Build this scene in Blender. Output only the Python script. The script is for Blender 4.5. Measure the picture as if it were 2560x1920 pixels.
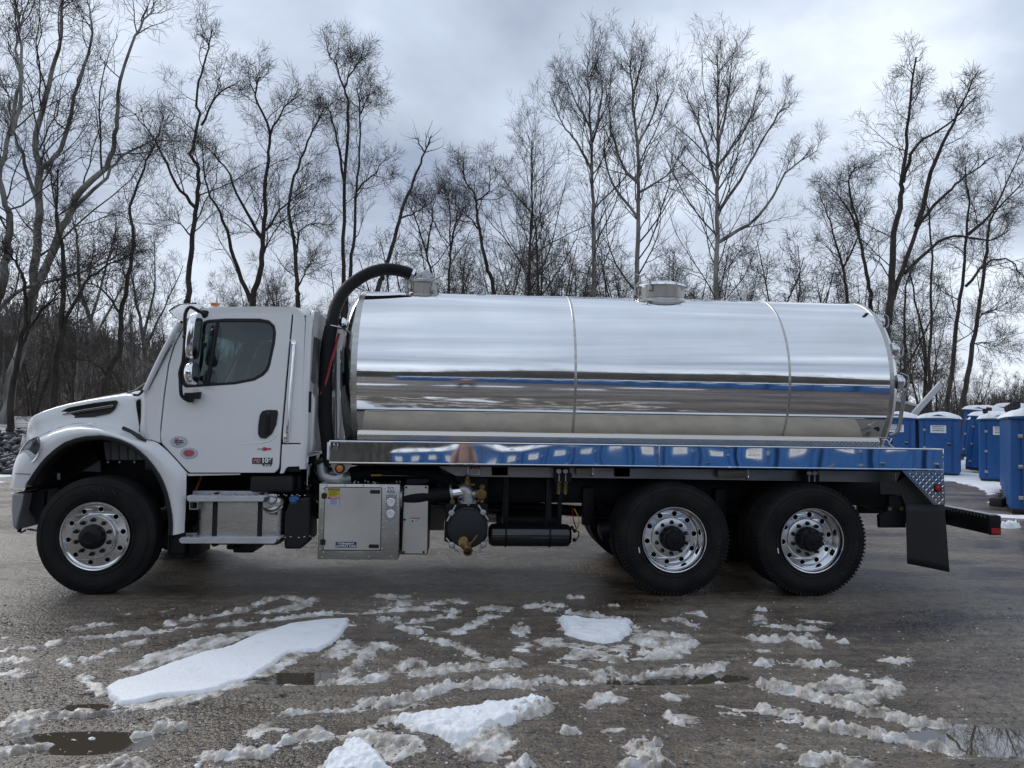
import bpy, bmesh, math, random
import numpy as np
from mathutils import Vector, Matrix
random.seed(7); rng=np.random.default_rng(11)
for o in list(bpy.data.objects): bpy.data.objects.remove(o)
S=bpy.context.scene; COL=S.collection
# ---------------------------------------------------------------- camera
CAM=np.array([3.3414,-7.1486,1.6753]); YAW,PITCH,ROLL=0.0594,0.0424,0.0158; FPX=1900.
fw=np.array([math.sin(YAW)*math.cos(PITCH),math.cos(YAW)*math.cos(PITCH),math.sin(PITCH)])
rt=np.array([math.cos(YAW),-math.sin(YAW),0.]); up=np.cross(rt,fw)
R_=rt*math.cos(ROLL)+up*math.sin(ROLL); U_=up*math.cos(ROLL)-rt*math.sin(ROLL)
cd=bpy.data.cameras.new('camera'); cam=bpy.data.objects.new('camera',cd); COL.objects.link(cam)
cd.sensor_width=36; cd.lens=36*FPX/2560; cd.clip_start=.05; cd.clip_end=3000
cam.matrix_world=Matrix([[R_[i],U_[i],-fw[i],CAM[i]] for i in range(3)]+[[0,0,0,1]])
S.camera=cam
S.render.resolution_x=1024; S.render.resolution_y=768
S.view_settings.view_transform='Standard'; S.view_settings.look='None'
S.view_settings.exposure=0.38; S.view_settings.gamma=1
# ---------------------------------------------------------------- sky and sun
SUN_EL,SUN_AZ=math.radians(38),math.radians(-38)      # azimuth from +Y (into the picture), negative = left
W=bpy.data.worlds.new('World'); S.world=W; W.use_nodes=True
nt=W.node_tree; nt.nodes.clear()
def nd(t,kind,**kw):
    n=t.nodes.new(kind)
    for k,v in kw.items(): setattr(n,k,v)
    return n
out=nd(nt,'ShaderNodeOutputWorld'); bg=nd(nt,'ShaderNodeBackground'); bg.inputs[1].default_value=.1
sky=nd(nt,'ShaderNodeTexSky',sky_type='NISHITA',sun_disc=False); sky.sun_elevation=SUN_EL; sky.sun_rotation=SUN_AZ
tc=nd(nt,'ShaderNodeTexCoord'); sep=nd(nt,'ShaderNodeSeparateXYZ'); nt.links.new(tc.outputs['Generated'],sep.inputs[0])
def mth(t,op,a,b=None,clamp=False):
    n=nd(t,'ShaderNodeMath',operation=op); n.use_clamp=clamp
    for i,v in ((0,a),(1,b)):
        if v is None: continue
        if hasattr(v,'links'): t.links.new(v,n.inputs[i])
        else: n.inputs[i].default_value=v
    return n.outputs[0]
zz=mth(nt,'ADD',mth(nt,'MAXIMUM',sep.outputs[2],0.),.22)
cx=mth(nt,'DIVIDE',sep.outputs[0],zz); cy=mth(nt,'DIVIDE',sep.outputs[1],zz)
cmb=nd(nt,'ShaderNodeCombineXYZ'); nt.links.new(cx,cmb.inputs[0]); nt.links.new(cy,cmb.inputs[1]); cmb.inputs[2].default_value=3.3
n1=nd(nt,'ShaderNodeTexNoise'); n1.inputs['Scale'].default_value=1.15; n1.inputs['Detail'].default_value=7; n1.inputs['Roughness'].default_value=.52; n1.inputs['Distortion'].default_value=.35
nt.links.new(cmb.outputs[0],n1.inputs['Vector'])
cr=nd(nt,'ShaderNodeValToRGB'); nt.links.new(n1.outputs[0],cr.inputs[0])
e=cr.color_ramp; e.elements[0].position=.34; e.elements[0].color=(.26,.315,.43,1); e.elements[1].position=.68; e.elements[1].color=(.76,.83,.93,1)
m=e.elements.new(.45); m.color=(.41,.47,.57,1)
m=e.elements.new(.55); m.color=(.50,.575,.70,1)
cs=nd(nt,'ShaderNodeVectorMath',operation='SCALE'); cs.inputs['Scale'].default_value=9.6; nt.links.new(cr.outputs[0],cs.inputs[0])
# brighter, whiter band of thin cloud towards the horizon
hz=mth(nt,'POWER',mth(nt,'SUBTRACT',1.,mth(nt,'MINIMUM',mth(nt,'MULTIPLY',mth(nt,'MAXIMUM',sep.outputs[2],0.),2.3),1.)),2.0)
hm=nd(nt,'ShaderNodeMixRGB'); hm.inputs[2].default_value=(8.6,9.1,9.8,1); nt.links.new(mth(nt,'MULTIPLY',hz,.72),hm.inputs[0]); nt.links.new(cs.outputs[0],hm.inputs[1])
sm=nd(nt,'ShaderNodeMixRGB'); sm.inputs[0].default_value=.95; nt.links.new(sky.outputs[0],sm.inputs[1]); nt.links.new(hm.outputs[0],sm.inputs[2])
nt.links.new(sm.outputs[0],bg.inputs[0]); nt.links.new(bg.outputs[0],out.inputs[0])
sl=bpy.data.lights.new('sun','SUN'); sl.energy=1.25; sl.angle=math.radians(35); sl.color=(1,.97,.93)
so=bpy.data.objects.new('sun',sl); COL.objects.link(so)
sd=Vector((math.sin(SUN_AZ)*math.cos(SUN_EL),math.cos(SUN_AZ)*math.cos(SUN_EL),math.sin(SUN_EL)))
so.rotation_euler=sd.to_track_quat('Z','Y').to_euler()
# ---------------------------------------------------------------- helpers
def ray(px,py): return fw+R_*(px-1280)/FPX-U_*(py-960)/FPX
def at(px,py,Y):                       # point of the plane y=Y seen at a photograph pixel
    d=ray(px,py); return Vector(CAM+d*((Y-CAM[1])/d[1]))
def atX(px,py,X):
    d=ray(px,py); return Vector(CAM+d*((X-CAM[0])/d[0]))
def gr(px,py,z=0):
    d=ray(px,py); return Vector(CAM+d*((z-CAM[2])/d[2]))
MATS={}
def mat(name,col,rough=.5,metal=0.,coat=0.,bump=0.,bscale=50.,col2=None,cscale=6.,rough2=None,rscale=3.,stretch=(1,1,1),alpha=None,trans=0.,emit=None,spec=.5,cdet=5,sss=0.,ior=1.45):
    if name in MATS: return MATS[name]
    m=bpy.data.materials.new(name); m.use_nodes=True; t=m.node_tree; b=t.nodes['Principled BSDF']
    b.inputs['Base Color'].default_value=(*col,1); b.inputs['Roughness'].default_value=rough; b.inputs['Metallic'].default_value=metal
    b.inputs['Coat Weight'].default_value=coat; b.inputs['Coat Roughness'].default_value=.04; b.inputs['Specular IOR Level'].default_value=spec
    b.inputs['Transmission Weight'].default_value=trans; b.inputs['IOR'].default_value=ior
    if sss: b.inputs['Subsurface Weight'].default_value=sss; b.inputs['Subsurface Radius'].default_value=(.03,.04,.05); b.inputs['Subsurface Scale'].default_value=.5
    if emit: b.inputs['Emission Color'].default_value=(*emit[:3],1); b.inputs['Emission Strength'].default_value=emit[3]
    tc=t.nodes.new('ShaderNodeTexCoord'); mp=t.nodes.new('ShaderNodeMapping'); mp.inputs['Scale'].default_value=stretch
    t.links.new(tc.outputs['Object'],mp.inputs[0])
    def noise(sc,det=5):
        n=t.nodes.new('ShaderNodeTexNoise'); n.inputs['Scale'].default_value=sc; n.inputs['Detail'].default_value=det; t.links.new(mp.outputs[0],n.inputs['Vector']); return n
    if col2 is not None:
        n=noise(cscale,cdet); r=t.nodes.new('ShaderNodeValToRGB'); r.color_ramp.elements[0].position=.35; r.color_ramp.elements[1].position=.65
        r.color_ramp.elements[0].color=(*col,1); r.color_ramp.elements[1].color=(*col2,1)
        t.links.new(n.outputs[0],r.inputs[0]); t.links.new(r.outputs[0],b.inputs['Base Color'])
    if rough2 is not None:
        n=noise(rscale); r=t.nodes.new('ShaderNodeMapRange'); r.inputs[1].default_value=.35; r.inputs[2].default_value=.65; r.inputs[3].default_value=rough; r.inputs[4].default_value=rough2
        t.links.new(n.outputs[0],r.inputs[0]); t.links.new(r.outputs[0],b.inputs['Roughness'])
    if bump:
        n=noise(bscale,4); bp=t.nodes.new('ShaderNodeBump'); bp.inputs['Strength'].default_value=bump; bp.inputs['Distance'].default_value=.01
        t.links.new(n.outputs[0],bp.inputs['Height']); t.links.new(bp.outputs[0],b.inputs['Normal'])
    MATS[name]=m; return m
white=mat('white_paint',(.80,.80,.795),.28,coat=.8,col2=(.77,.775,.77),cscale=1.2,rough2=.38)
black=mat('black_plastic',(.008,.0085,.010),.5,bump=.15,bscale=90)
chassis=mat('black_chassis_paint',(.005,.0055,.008),.40,spec=.3,col2=(.010,.010,.012),cscale=4,rough2=.6,bump=.1,bscale=30)
rubber=mat('tyre_rubber',(.008,.008,.010),.66,spec=.25,col2=(.020,.018,.016),cscale=5,bump=.15,bscale=80,rough2=.8)
hosem=mat('hose_rubber',(.005,.005,.006),.62,spec=.3,bump=.5,bscale=60,stretch=(1,1,4))
poly=mat('polished_aluminium',(.86,.87,.88),.035,1.,rough2=.075,rscale=2,bump=.02,bscale=2.5,col2=(.80,.81,.82),cscale=1.5)
rimm=mat('polished_wheel_aluminium',(.80,.81,.82),.10,1.,rough2=.2,rscale=8)
brush=mat('brushed_aluminium',(.56,.55,.52),.24,1.,rough2=.36,rscale=3,bump=.10,bscale=40,stretch=(1,1,8),col2=(.46,.45,.42),cscale=3)
steel=mat('stainless_door_sheet',(.52,.50,.47),.34,.85,rough2=.5,rscale=4,col2=(.62,.60,.57),cscale=2.2,bump=.06,bscale=12)
chrome=mat('chrome',(.88,.88,.89),.05,1.)
galv=mat('cast_aluminium',(.48,.49,.49),.42,.9,col2=(.38,.38,.38),cscale=12,bump=.2,bscale=60)
stepm=mat('step_aluminium',(.60,.62,.64),.42,.4,col2=(.50,.51,.52),cscale=5,bump=.2,bscale=60)
brass=mat('brass',(.24,.15,.06),.42,.9,col2=(.15,.10,.05),cscale=25,bump=.15,bscale=60)
gold=mat('plated_spring_steel',(.5,.38,.16),.4,.9)
glass=mat('window_glass',(.55,.66,.66),.02,trans=1.,ior=1.01,spec=.9)
def tintglass():
    m=bpy.data.materials.new('tinted_window_glass'); m.use_nodes=True; t=m.node_tree; t.nodes.clear()
    o=nd(t,'ShaderNodeOutputMaterial'); mx=nd(t,'ShaderNodeMixShader'); tr=nd(t,'ShaderNodeBsdfTransparent'); gl=nd(t,'ShaderNodeBsdfGlossy')
    tr.inputs[0].default_value=(.36,.46,.46,1); gl.inputs[1].default_value=.03; gl.inputs[0].default_value=(.9,.95,1,1)
    f=nd(t,'ShaderNodeFresnel'); f.inputs[0].default_value=1.55; mm=mth(t,'ADD',f.outputs[0],.0)
    t.links.new(mm,mx.inputs[0]); t.links.new(tr.outputs[0],mx.inputs[1]); t.links.new(gl.outputs[0],mx.inputs[2]); t.links.new(mx.outputs[0],o.inputs[0]); return m
tint=tintglass()
amber=mat('amber_lens',(.55,.16,.02),.2,coat=.6); redl=mat('red_lens',(.42,.01,.015),.2,coat=.6)
redp=mat('red_print',(.50,.03,.03),.45); blackp=mat('black_print',(.015,.015,.02),.4); whitep=mat('white_print',(.78,.79,.80),.45); yellp=mat('yellow_print',(.62,.50,.03),.45); bluep=mat('dark_blue_print',(.03,.04,.10),.45)
creamp=mat('sticker_white',(.62,.66,.70),.4)
blue=mat('blue_polyethylene',(.014,.085,.26),.42,col2=(.018,.10,.30),cscale=2,bump=.15,bscale=25,rough2=.5)
blue2=mat('faded_blue_polyethylene',(.020,.11,.28),.45,col2=(.026,.13,.32),cscale=2,bump=.15,bscale=25)
snowm=mat('snow',(.90,.91,.93),.6,bump=.5,bscale=30,col2=(.80,.82,.86),cscale=4,sss=.15)
def slabmat():
    m=bpy.data.materials.new('old_snow'); m.use_nodes=True; t=m.node_tree; b=t.nodes['Principled BSDF']
    tc=nd(t,'ShaderNodeTexCoord'); n=nd(t,'ShaderNodeTexNoise'); n.inputs['Scale'].default_value=5; n.inputs['Detail'].default_value=9; n.inputs['Roughness'].default_value=.7
    t.links.new(tc.outputs['Object'],n.inputs[0]); r=nd(t,'ShaderNodeValToRGB'); r.color_ramp.elements[0].position=.26; r.color_ramp.elements[0].color=(.70,.69,.67,1)
    r.color_ramp.elements[1].position=.42; r.color_ramp.elements[1].color=(.90,.91,.93,1); t.links.new(n.outputs[0],r.inputs[0])
    n3=nd(t,'ShaderNodeTexNoise'); n3.inputs['Scale'].default_value=75; n3.inputs['Detail'].default_value=2; t.links.new(tc.outputs['Object'],n3.inputs[0])
    r3=nd(t,'ShaderNodeValToRGB'); r3.color_ramp.elements[0].position=.22; r3.color_ramp.elements[0].color=(.25,.22,.19,1); r3.color_ramp.elements[1].position=.27; r3.color_ramp.elements[1].color=(1,1,1,1); t.links.new(n3.outputs[0],r3.inputs[0])
    mx=nd(t,'ShaderNodeMixRGB',blend_type='MULTIPLY'); mx.inputs[0].default_value=1; t.links.new(r.outputs[0],mx.inputs[1]); t.links.new(r3.outputs[0],mx.inputs[2]); t.links.new(mx.outputs[0],b.inputs['Base Color'])
    b.inputs['Roughness'].default_value=.5; b.inputs['Subsurface Weight'].default_value=.12; b.inputs['Subsurface Radius'].default_value=(.02,.02,.025); b.inputs['Subsurface Scale'].default_value=.5
    n2=nd(t,'ShaderNodeTexNoise'); n2.inputs['Scale'].default_value=42; n2.inputs['Detail'].default_value=5; n2.inputs['Roughness'].default_value=.7; t.links.new(tc.outputs['Object'],n2.inputs[0])
    bp=nd(t,'ShaderNodeBump'); bp.inputs['Strength'].default_value=.8; bp.inputs['Distance'].default_value=.010; t.links.new(n2.outputs[0],bp.inputs['Height']); t.links.new(bp.outputs[0],b.inputs['Normal']); return m
def slushmat():
    m=bpy.data.materials.new('slush'); m.use_nodes=True; t=m.node_tree; b=t.nodes['Principled BSDF']
    tc=nd(t,'ShaderNodeTexCoord'); n=nd(t,'ShaderNodeTexNoise'); n.inputs['Scale'].default_value=7; n.inputs['Detail'].default_value=8; n.inputs['Roughness'].default_value=.65
    t.links.new(tc.outputs['Object'],n.inputs[0]); r=nd(t,'ShaderNodeValToRGB'); r.color_ramp.elements[0].position=.36; r.color_ramp.elements[0].color=(.19,.160,.128,1)
    r.color_ramp.elements[1].position=.66; r.color_ramp.elements[1].color=(.83,.82,.80,1); q=r.color_ramp.elements.new(.5); q.color=(.52,.48,.425,1)
    t.links.new(n.outputs[0],r.inputs[0]); t.links.new(r.outputs[0],b.inputs['Base Color']); b.inputs['Roughness'].default_value=.32
    b.inputs['Subsurface Weight'].default_value=.2; b.inputs['Subsurface Radius'].default_value=(.02,.02,.025); b.inputs['Subsurface Scale'].default_value=.5
    n2=nd(t,'ShaderNodeTexNoise'); n2.inputs['Scale'].default_value=60; n2.inputs['Detail'].default_value=4; t.links.new(tc.outputs['Object'],n2.inputs[0])
    bp=nd(t,'ShaderNodeBump'); bp.inputs['Strength'].default_value=.7; bp.inputs['Distance'].default_value=.012; t.links.new(n2.outputs[0],bp.inputs['Height']); t.links.new(bp.outputs[0],b.inputs['Normal']); return m
slush=slushmat(); oldsnow=slabmat()

def link(name,me,m=None,parent=None,smooth=False):
    o=bpy.data.objects.new(name,me); COL.objects.link(o)
    if m is not None and not me.materials: me.materials.append(m)
    if smooth and len(me.polygons): me.polygons.foreach_set('use_smooth',[True]*len(me.polygons))
    if parent is not None: o.parent=parent; o.matrix_parent_inverse=wm(parent).inverted()
    return o
def wm(o):
    M=o.matrix_parent_inverse@o.matrix_basis if o.parent else o.matrix_basis.copy()
    return wm(o.parent)@M if o.parent else M
def empty(name,loc,label,cat,group=None,rz=0):
    o=bpy.data.objects.new(name,None); COL.objects.link(o); o.location=loc; o.rotation_euler=(0,0,rz); o.empty_display_size=.3
    o['label']=label; o['category']=cat
    if group: o['group']=group
    return o
def tag(o,label=None,cat=None,group=None,kind=None):
    for k,v in (('label',label),('category',cat),('group',group),('kind',kind)):
        if v: o[k]=v
    return o
def auto(me,ang=40):
    me.polygons.foreach_set('use_smooth',[True]*len(me.polygons))
    bm=bmesh.new(); bm.from_mesh(me)
    for ed in bm.edges:
        if len(ed.link_faces)==2 and ed.calc_face_angle(0)>math.radians(ang): ed.smooth=False
    bm.to_mesh(me); bm.free()
def mesh(name,v,f,m=None,parent=None,smooth=None):
    me=bpy.data.meshes.new(name); me.from_pydata([tuple(a) for a in v],[],f); me.update()
    o=link(name,me,m,parent)
    if smooth: auto(me,smooth)
    return o
def box(name,x0,x1,y0,y1,z0,z1,m,parent=None,bev=.004,seg=2,fn=None):
    bm=bmesh.new(); bmesh.ops.create_cube(bm,size=1)
    for v in bm.verts: v.co=Vector(((x0+x1)/2+v.co.x*(x1-x0),(y0+y1)/2+v.co.y*(y1-y0),(z0+z1)/2+v.co.z*(z1-z0)))
    if bev: 
        bev=min(bev,.45*min(abs(x1-x0),abs(y1-y0),abs(z1-z0)))
        bmesh.ops.bevel(bm,geom=bm.edges[:],offset=bev,segments=seg,affect='EDGES',profile=.5)
    if fn:
        for v in bm.verts: v.co=fn(v.co)
    me=bpy.data.meshes.new(name); bm.to_mesh(me); bm.free(); auto(me,35); return link(name,me,m,parent)
def ring_at(c,t,n1_,r,k,ph=0):
    t=np.asarray(t,float); t/=np.linalg.norm(t)+1e-9; a=np.cross(t,n1_); a/=np.linalg.norm(a)+1e-9; b=np.cross(t,a)
    th=np.linspace(0,2*math.pi,k,endpoint=False)+ph
    return np.asarray(c)+r*(np.cos(th)[:,None]*a+np.sin(th)[:,None]*b)
def smoothpath(P,n=8):
    P=[np.array(p,float) for p in P]; Q=[]
    ex=[2*P[0]-P[1]]+P+[2*P[-1]-P[-2]]
    for i in range(1,len(ex)-2):
        a,b,c,d=ex[i-1:i+3]
        for j in range(n):
            t=j/n; Q.append(.5*((2*b)+(-a+c)*t+(2*a-5*b+4*c-d)*t*t+(-a+3*b-3*c+d)*t**3))
    Q.append(P[-1]); return Q
def tube(name,P,r,m,parent=None,k=12,sm=0,cap=True,rib=0):
    if sm: P=smoothpath(P,sm)
    if hasattr(r,'__len__') and len(r)!=len(P): r=list(np.interp(np.linspace(0,1,len(P)),np.linspace(0,1,len(r)),r))
    P=[np.array(p,float) for p in P]; V=[];F=[]
    ref=np.array([.13,.21,.97]) ; n=len(P)
    d0=P[-1]-P[0]
    if abs(np.dot(d0/(np.linalg.norm(d0)+1e-9),ref))>.9: ref=np.array([.97,.21,.13])
    prev=None
    for i in range(n):
        t=P[min(i+1,n-1)]-P[max(i-1,0)]; t/=np.linalg.norm(t)+1e-9
        if prev is None: a=np.cross(t,ref)
        else: a=prev-t*np.dot(prev,t)
        a/=np.linalg.norm(a)+1e-9; prev=a; b=np.cross(t,a)
        rr=r[i] if hasattr(r,'__len__') else r
        if rib: rr*=1+rib*(i%2)
        th=np.linspace(0,2*math.pi,k,endpoint=False)
        V.extend(P[i]+rr*(np.cos(th)[:,None]*a+np.sin(th)[:,None]*b))
    for i in range(n-1):
        for j in range(k): F.append((i*k+j,i*k+(j+1)%k,(i+1)*k+(j+1)%k,(i+1)*k+j))
    if cap: F.append(tuple(range(k))[::-1]); F.append(tuple((n-1)*k+j for j in range(k)))
    return mesh(name,V,F,m,parent,50)
def lathe(name,prof,c,axis,m,parent=None,k=48,smooth=35,close=False,cap=True):
    # prof: (a along axis, r)
    ax=np.array(axis,float); ax/=np.linalg.norm(ax); a=np.cross(ax,[0,0,1.]) if abs(ax[2])<.9 else np.cross(ax,[1.,0,0]); a/=np.linalg.norm(a); b=np.cross(ax,a)
    th=np.linspace(0,2*math.pi,k,endpoint=False); V=[];F=[]
    for (s,r) in prof: V.extend(np.asarray(c)+ax*s+r*(np.cos(th)[:,None]*a+np.sin(th)[:,None]*b))
    n=len(prof); rngi=range(n if close else n-1)
    for i in rngi:
        i2=(i+1)%n
        for j in range(k): F.append((i*k+j,i2*k+j,i2*k+(j+1)%k,i*k+(j+1)%k))
    if not close and cap:
        if prof[0][1]>1e-4: F.append(tuple(range(k)))
        if prof[-1][1]>1e-4: F.append(tuple((n-1)*k+j for j in range(k))[::-1])
    return mesh(name,V,F,m,parent,smooth)
def curve2d(loops,ext,bev=0.,res=1):
    cu=bpy.data.curves.new('c','CURVE'); cu.dimensions='2D'; cu.fill_mode='BOTH'; cu.extrude=max(ext/2-bev,0); cu.bevel_depth=bev; cu.bevel_resolution=res
    cu.offset=-bev
    for L in loops:
        sp=cu.splines.new('POLY'); sp.points.add(len(L)-1); sp.use_cyclic_u=True
        for i,p in enumerate(L): sp.points[i].co=(p[0],p[1],0,1)
    o=bpy.data.objects.new('c',cu); COL.objects.link(o); bpy.context.view_layer.update()
    me=bpy.data.meshes.new_from_object(o,depsgraph=bpy.context.evaluated_depsgraph_get()); bpy.data.objects.remove(o); return me
def rounded(pts,r,n=4):
    out=[]; N=len(pts)
    for i in range(N):
        p=Vector(pts[i][:2]); a=Vector(pts[i-1][:2]); b=Vector(pts[(i+1)%N][:2])
        rr=r[i] if hasattr(r,'__len__') else r
        da=(a-p); db=(b-p); l=min(rr,da.length*.45,db.length*.45)
        if l<1e-5: out.append(tuple(p)); continue
        s=p+da.normalized()*l; e_=p+db.normalized()*l
        for j in range(n+1):
            t=j/n; q=s*(1-t)**2+p*2*t*(1-t)+e_*t*t; out.append((q.x,q.y))
    return out
def plate(name,pts,Y,th,m,parent=None,bev=.003,rnd=0,holes=(),fn=None,world=False,res=1):
    """flat piece parallel to the side of the truck: outline traced at depth Y, th thick (away from the camera)"""
    def cv(L): return [(q[0],q[1]) if world else (lambda w:(w.x,w.z))(at(q[0],q[1],Y)) for q in L]
    L=cv(pts)
    if rnd: L=rounded(L,rnd)
    me=curve2d([L]+[ (h if callable(h) else cv(h)) for h in holes],th,bev,res); me.name=name
    for v in me.vertices:
        x,z,d=v.co; w=Vector((x,Y+th/2+(-d),z)); v.co=fn(w) if fn else w
    me.update(); auto(me,35); return link(name,me,m,parent)
def text(name,body,p,h,m,parent=None,rot=0,shear=0,bold=0,wid=None,depth=.0015,align='CENTER',M=None):
    cu=bpy.data.curves.new('t','FONT'); cu.body=body; cu.size=h/.72; cu.align_x=align; cu.align_y='CENTER'; cu.extrude=depth; cu.shear=shear; cu.offset=bold
    o=bpy.data.objects.new('t',cu); COL.objects.link(o); bpy.context.view_layer.update()
    me=bpy.data.meshes.new_from_object(o,depsgraph=bpy.context.evaluated_depsgraph_get()); bpy.data.objects.remove(o)
    xs=[v.co.x for v in me.vertices]; s=1
    if wid and xs: s=wid/(max(xs)-min(xs))
    c,sn=math.cos(rot),math.sin(rot)
    for v in me.vertices:
        x,y,z=v.co; x*=s; w=Vector((x*c-y*sn,-z,x*sn+y*c))
        v.co=(M@w if M else w)+Vector(p)
    me.name=name; me.update(); return link(name,me,m,parent)
def copytree(o,parent=None,M=None):
    c=o.copy(); COL.objects.link(c)
    if parent is not None: c.parent=parent; c.matrix_parent_inverse=o.matrix_parent_inverse
    for ch in o.children: copytree(ch,c)
    return c
def grid(name,G,m,parent=None,smooth=60,closeu=False):
    n=len(G); k=len(G[0]); V=[p for row in G for p in row]; F=[]
    for i in range(n-1):
        for j in range(k-1): F.append((i*k+j,(i+1)*k+j,(i+1)*k+j+1,i*k+j+1))
    return mesh(name,V,F,m,parent,smooth)
def interp(x,xs,ys): return float(np.interp(x,xs,ys))
# value noise
def vn(x,y,seed=0):
    xi=np.floor(x).astype(np.int64); yi=np.floor(y).astype(np.int64); fx=x-xi; fy=y-yi
    fx=fx*fx*(3-2*fx); fy=fy*fy*(3-2*fy)
    def h(a,b):
        n=(a*374761393+b*668265263+seed*974634777)&0xffffffff; n=((n^(n>>13))*1274126177)&0xffffffff; n=n^(n>>16); return (n&0xffff)/65535.
    return (h(xi,yi)*(1-fx)+h(xi+1,yi)*fx)*(1-fy)+(h(xi,yi+1)*(1-fx)+h(xi+1,yi+1)*fx)*fy
def fbm(x,y,o=4,seed=0,g=.5):
    s=0;a=1;t=0
    for i in range(o): s=s+a*vn(x*2**i,y*2**i,seed+i*17); t+=a; a*=g
    return s/t
def worley(x,y,s,seed=0):
    x=x/s; y=y/s; xi=np.floor(x); yi=np.floor(y); best=np.full(x.shape,9.); val=np.zeros(x.shape)
    def h(a,b,k):
        n=(a.astype(np.int64)*374761393+b.astype(np.int64)*668265263+(seed+k)*974634777)&0xffffffff; n=((n^(n>>13))*1274126177)&0xffffffff; n=n^(n>>16); return (n&0xffff)/65535.
    for i in (-1,0,1):
        for j in (-1,0,1):
            a=xi+i;b=yi+j; d=(a+h(a,b,1)-x)**2+(b+h(a,b,2)-y)**2; v=h(a,b,3); m=d<best; best=np.where(m,d,best); val=np.where(m,v,val)
    return np.sqrt(best),val
def sstep(a,b,x): t=np.clip((x-a)/(b-a),0,1); return t*t*(3-2*t)
# ================================================================ GROUND
PUD=[(2520,1850,.48,.22),(205,1762,.30,.16),(240,1840,.42,.18),(1700,1685,.5,.10),(770,1690,.5,.22),(1560,1700,.45,.05),(820,1770,.6,.1),(560,1690,.35,.08)]
PW=[(gr(a,b),rx,ry) for a,b,rx,ry in PUD]
def gheight(x,y):
    h=(fbm(x*.35,y*.8,3,5)-.5)*.05+(fbm(x*1.3,y*3.2,4,9)-.5)*.028
    near=np.exp(-((y-0.1)**2)/.5)          # level under the tyre tracks
    h=h*(1-.75*near)
    for i,(c,rx,ry) in enumerate(PW):
        d=np.sqrt(((x-c.x)/rx)**2+((y-c.y)/ry)**2); h=h-.030*np.exp(-d**2*1.2)
    return h-.004
def axis(lo,hi,a,b,s):
    m=list(np.arange(a,b,s)); q=s; x=a; L=[]
    while x>lo: q*=1.12; x-=q; L.append(x)
    q=s; x=m[-1]; Rr=[]
    while x<hi: q*=1.12; x+=q; Rr.append(x)
    return np.array(L[::-1]+m+Rr)
GX=axis(-700,900,-3.,11.,.045); GY=axis(-500,1200,-4.6,1.2,.035)
XX,YY=np.meshgrid(GX,GY,indexing='ij'); far=np.exp(-(((XX-4)/30)**2+((YY-2)/25)**2)); ZZ=gheight(XX,YY)*np.where(far>.05,1,far)
nx,ny=XX.shape; V=np.stack([XX,YY,ZZ],-1).reshape(-1,3)
I=(np.arange(nx-1)[:,None]*ny+np.arange(ny-1)[None,:]).ravel(); F=np.stack([I,I+ny,I+ny+1,I+1],-1)
def npmesh(name,V,F,m,parent=None,smooth=True):
    me=bpy.data.meshes.new(name); k=F.shape[1]; me.vertices.add(len(V)); me.vertices.foreach_set('co',np.asarray(V,np.float32).ravel())
    me.loops.add(F.size); me.loops.foreach_set('vertex_index',F.ravel().astype(np.int32)); me.polygons.add(len(F)); me.polygons.foreach_set('loop_start',np.arange(0,F.size,k,dtype=np.int32))
    me.update(calc_edges=True)
    if smooth: me.polygons.foreach_set('use_smooth',np.ones(len(F),bool))
    return link(name,me,m,parent)
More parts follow.
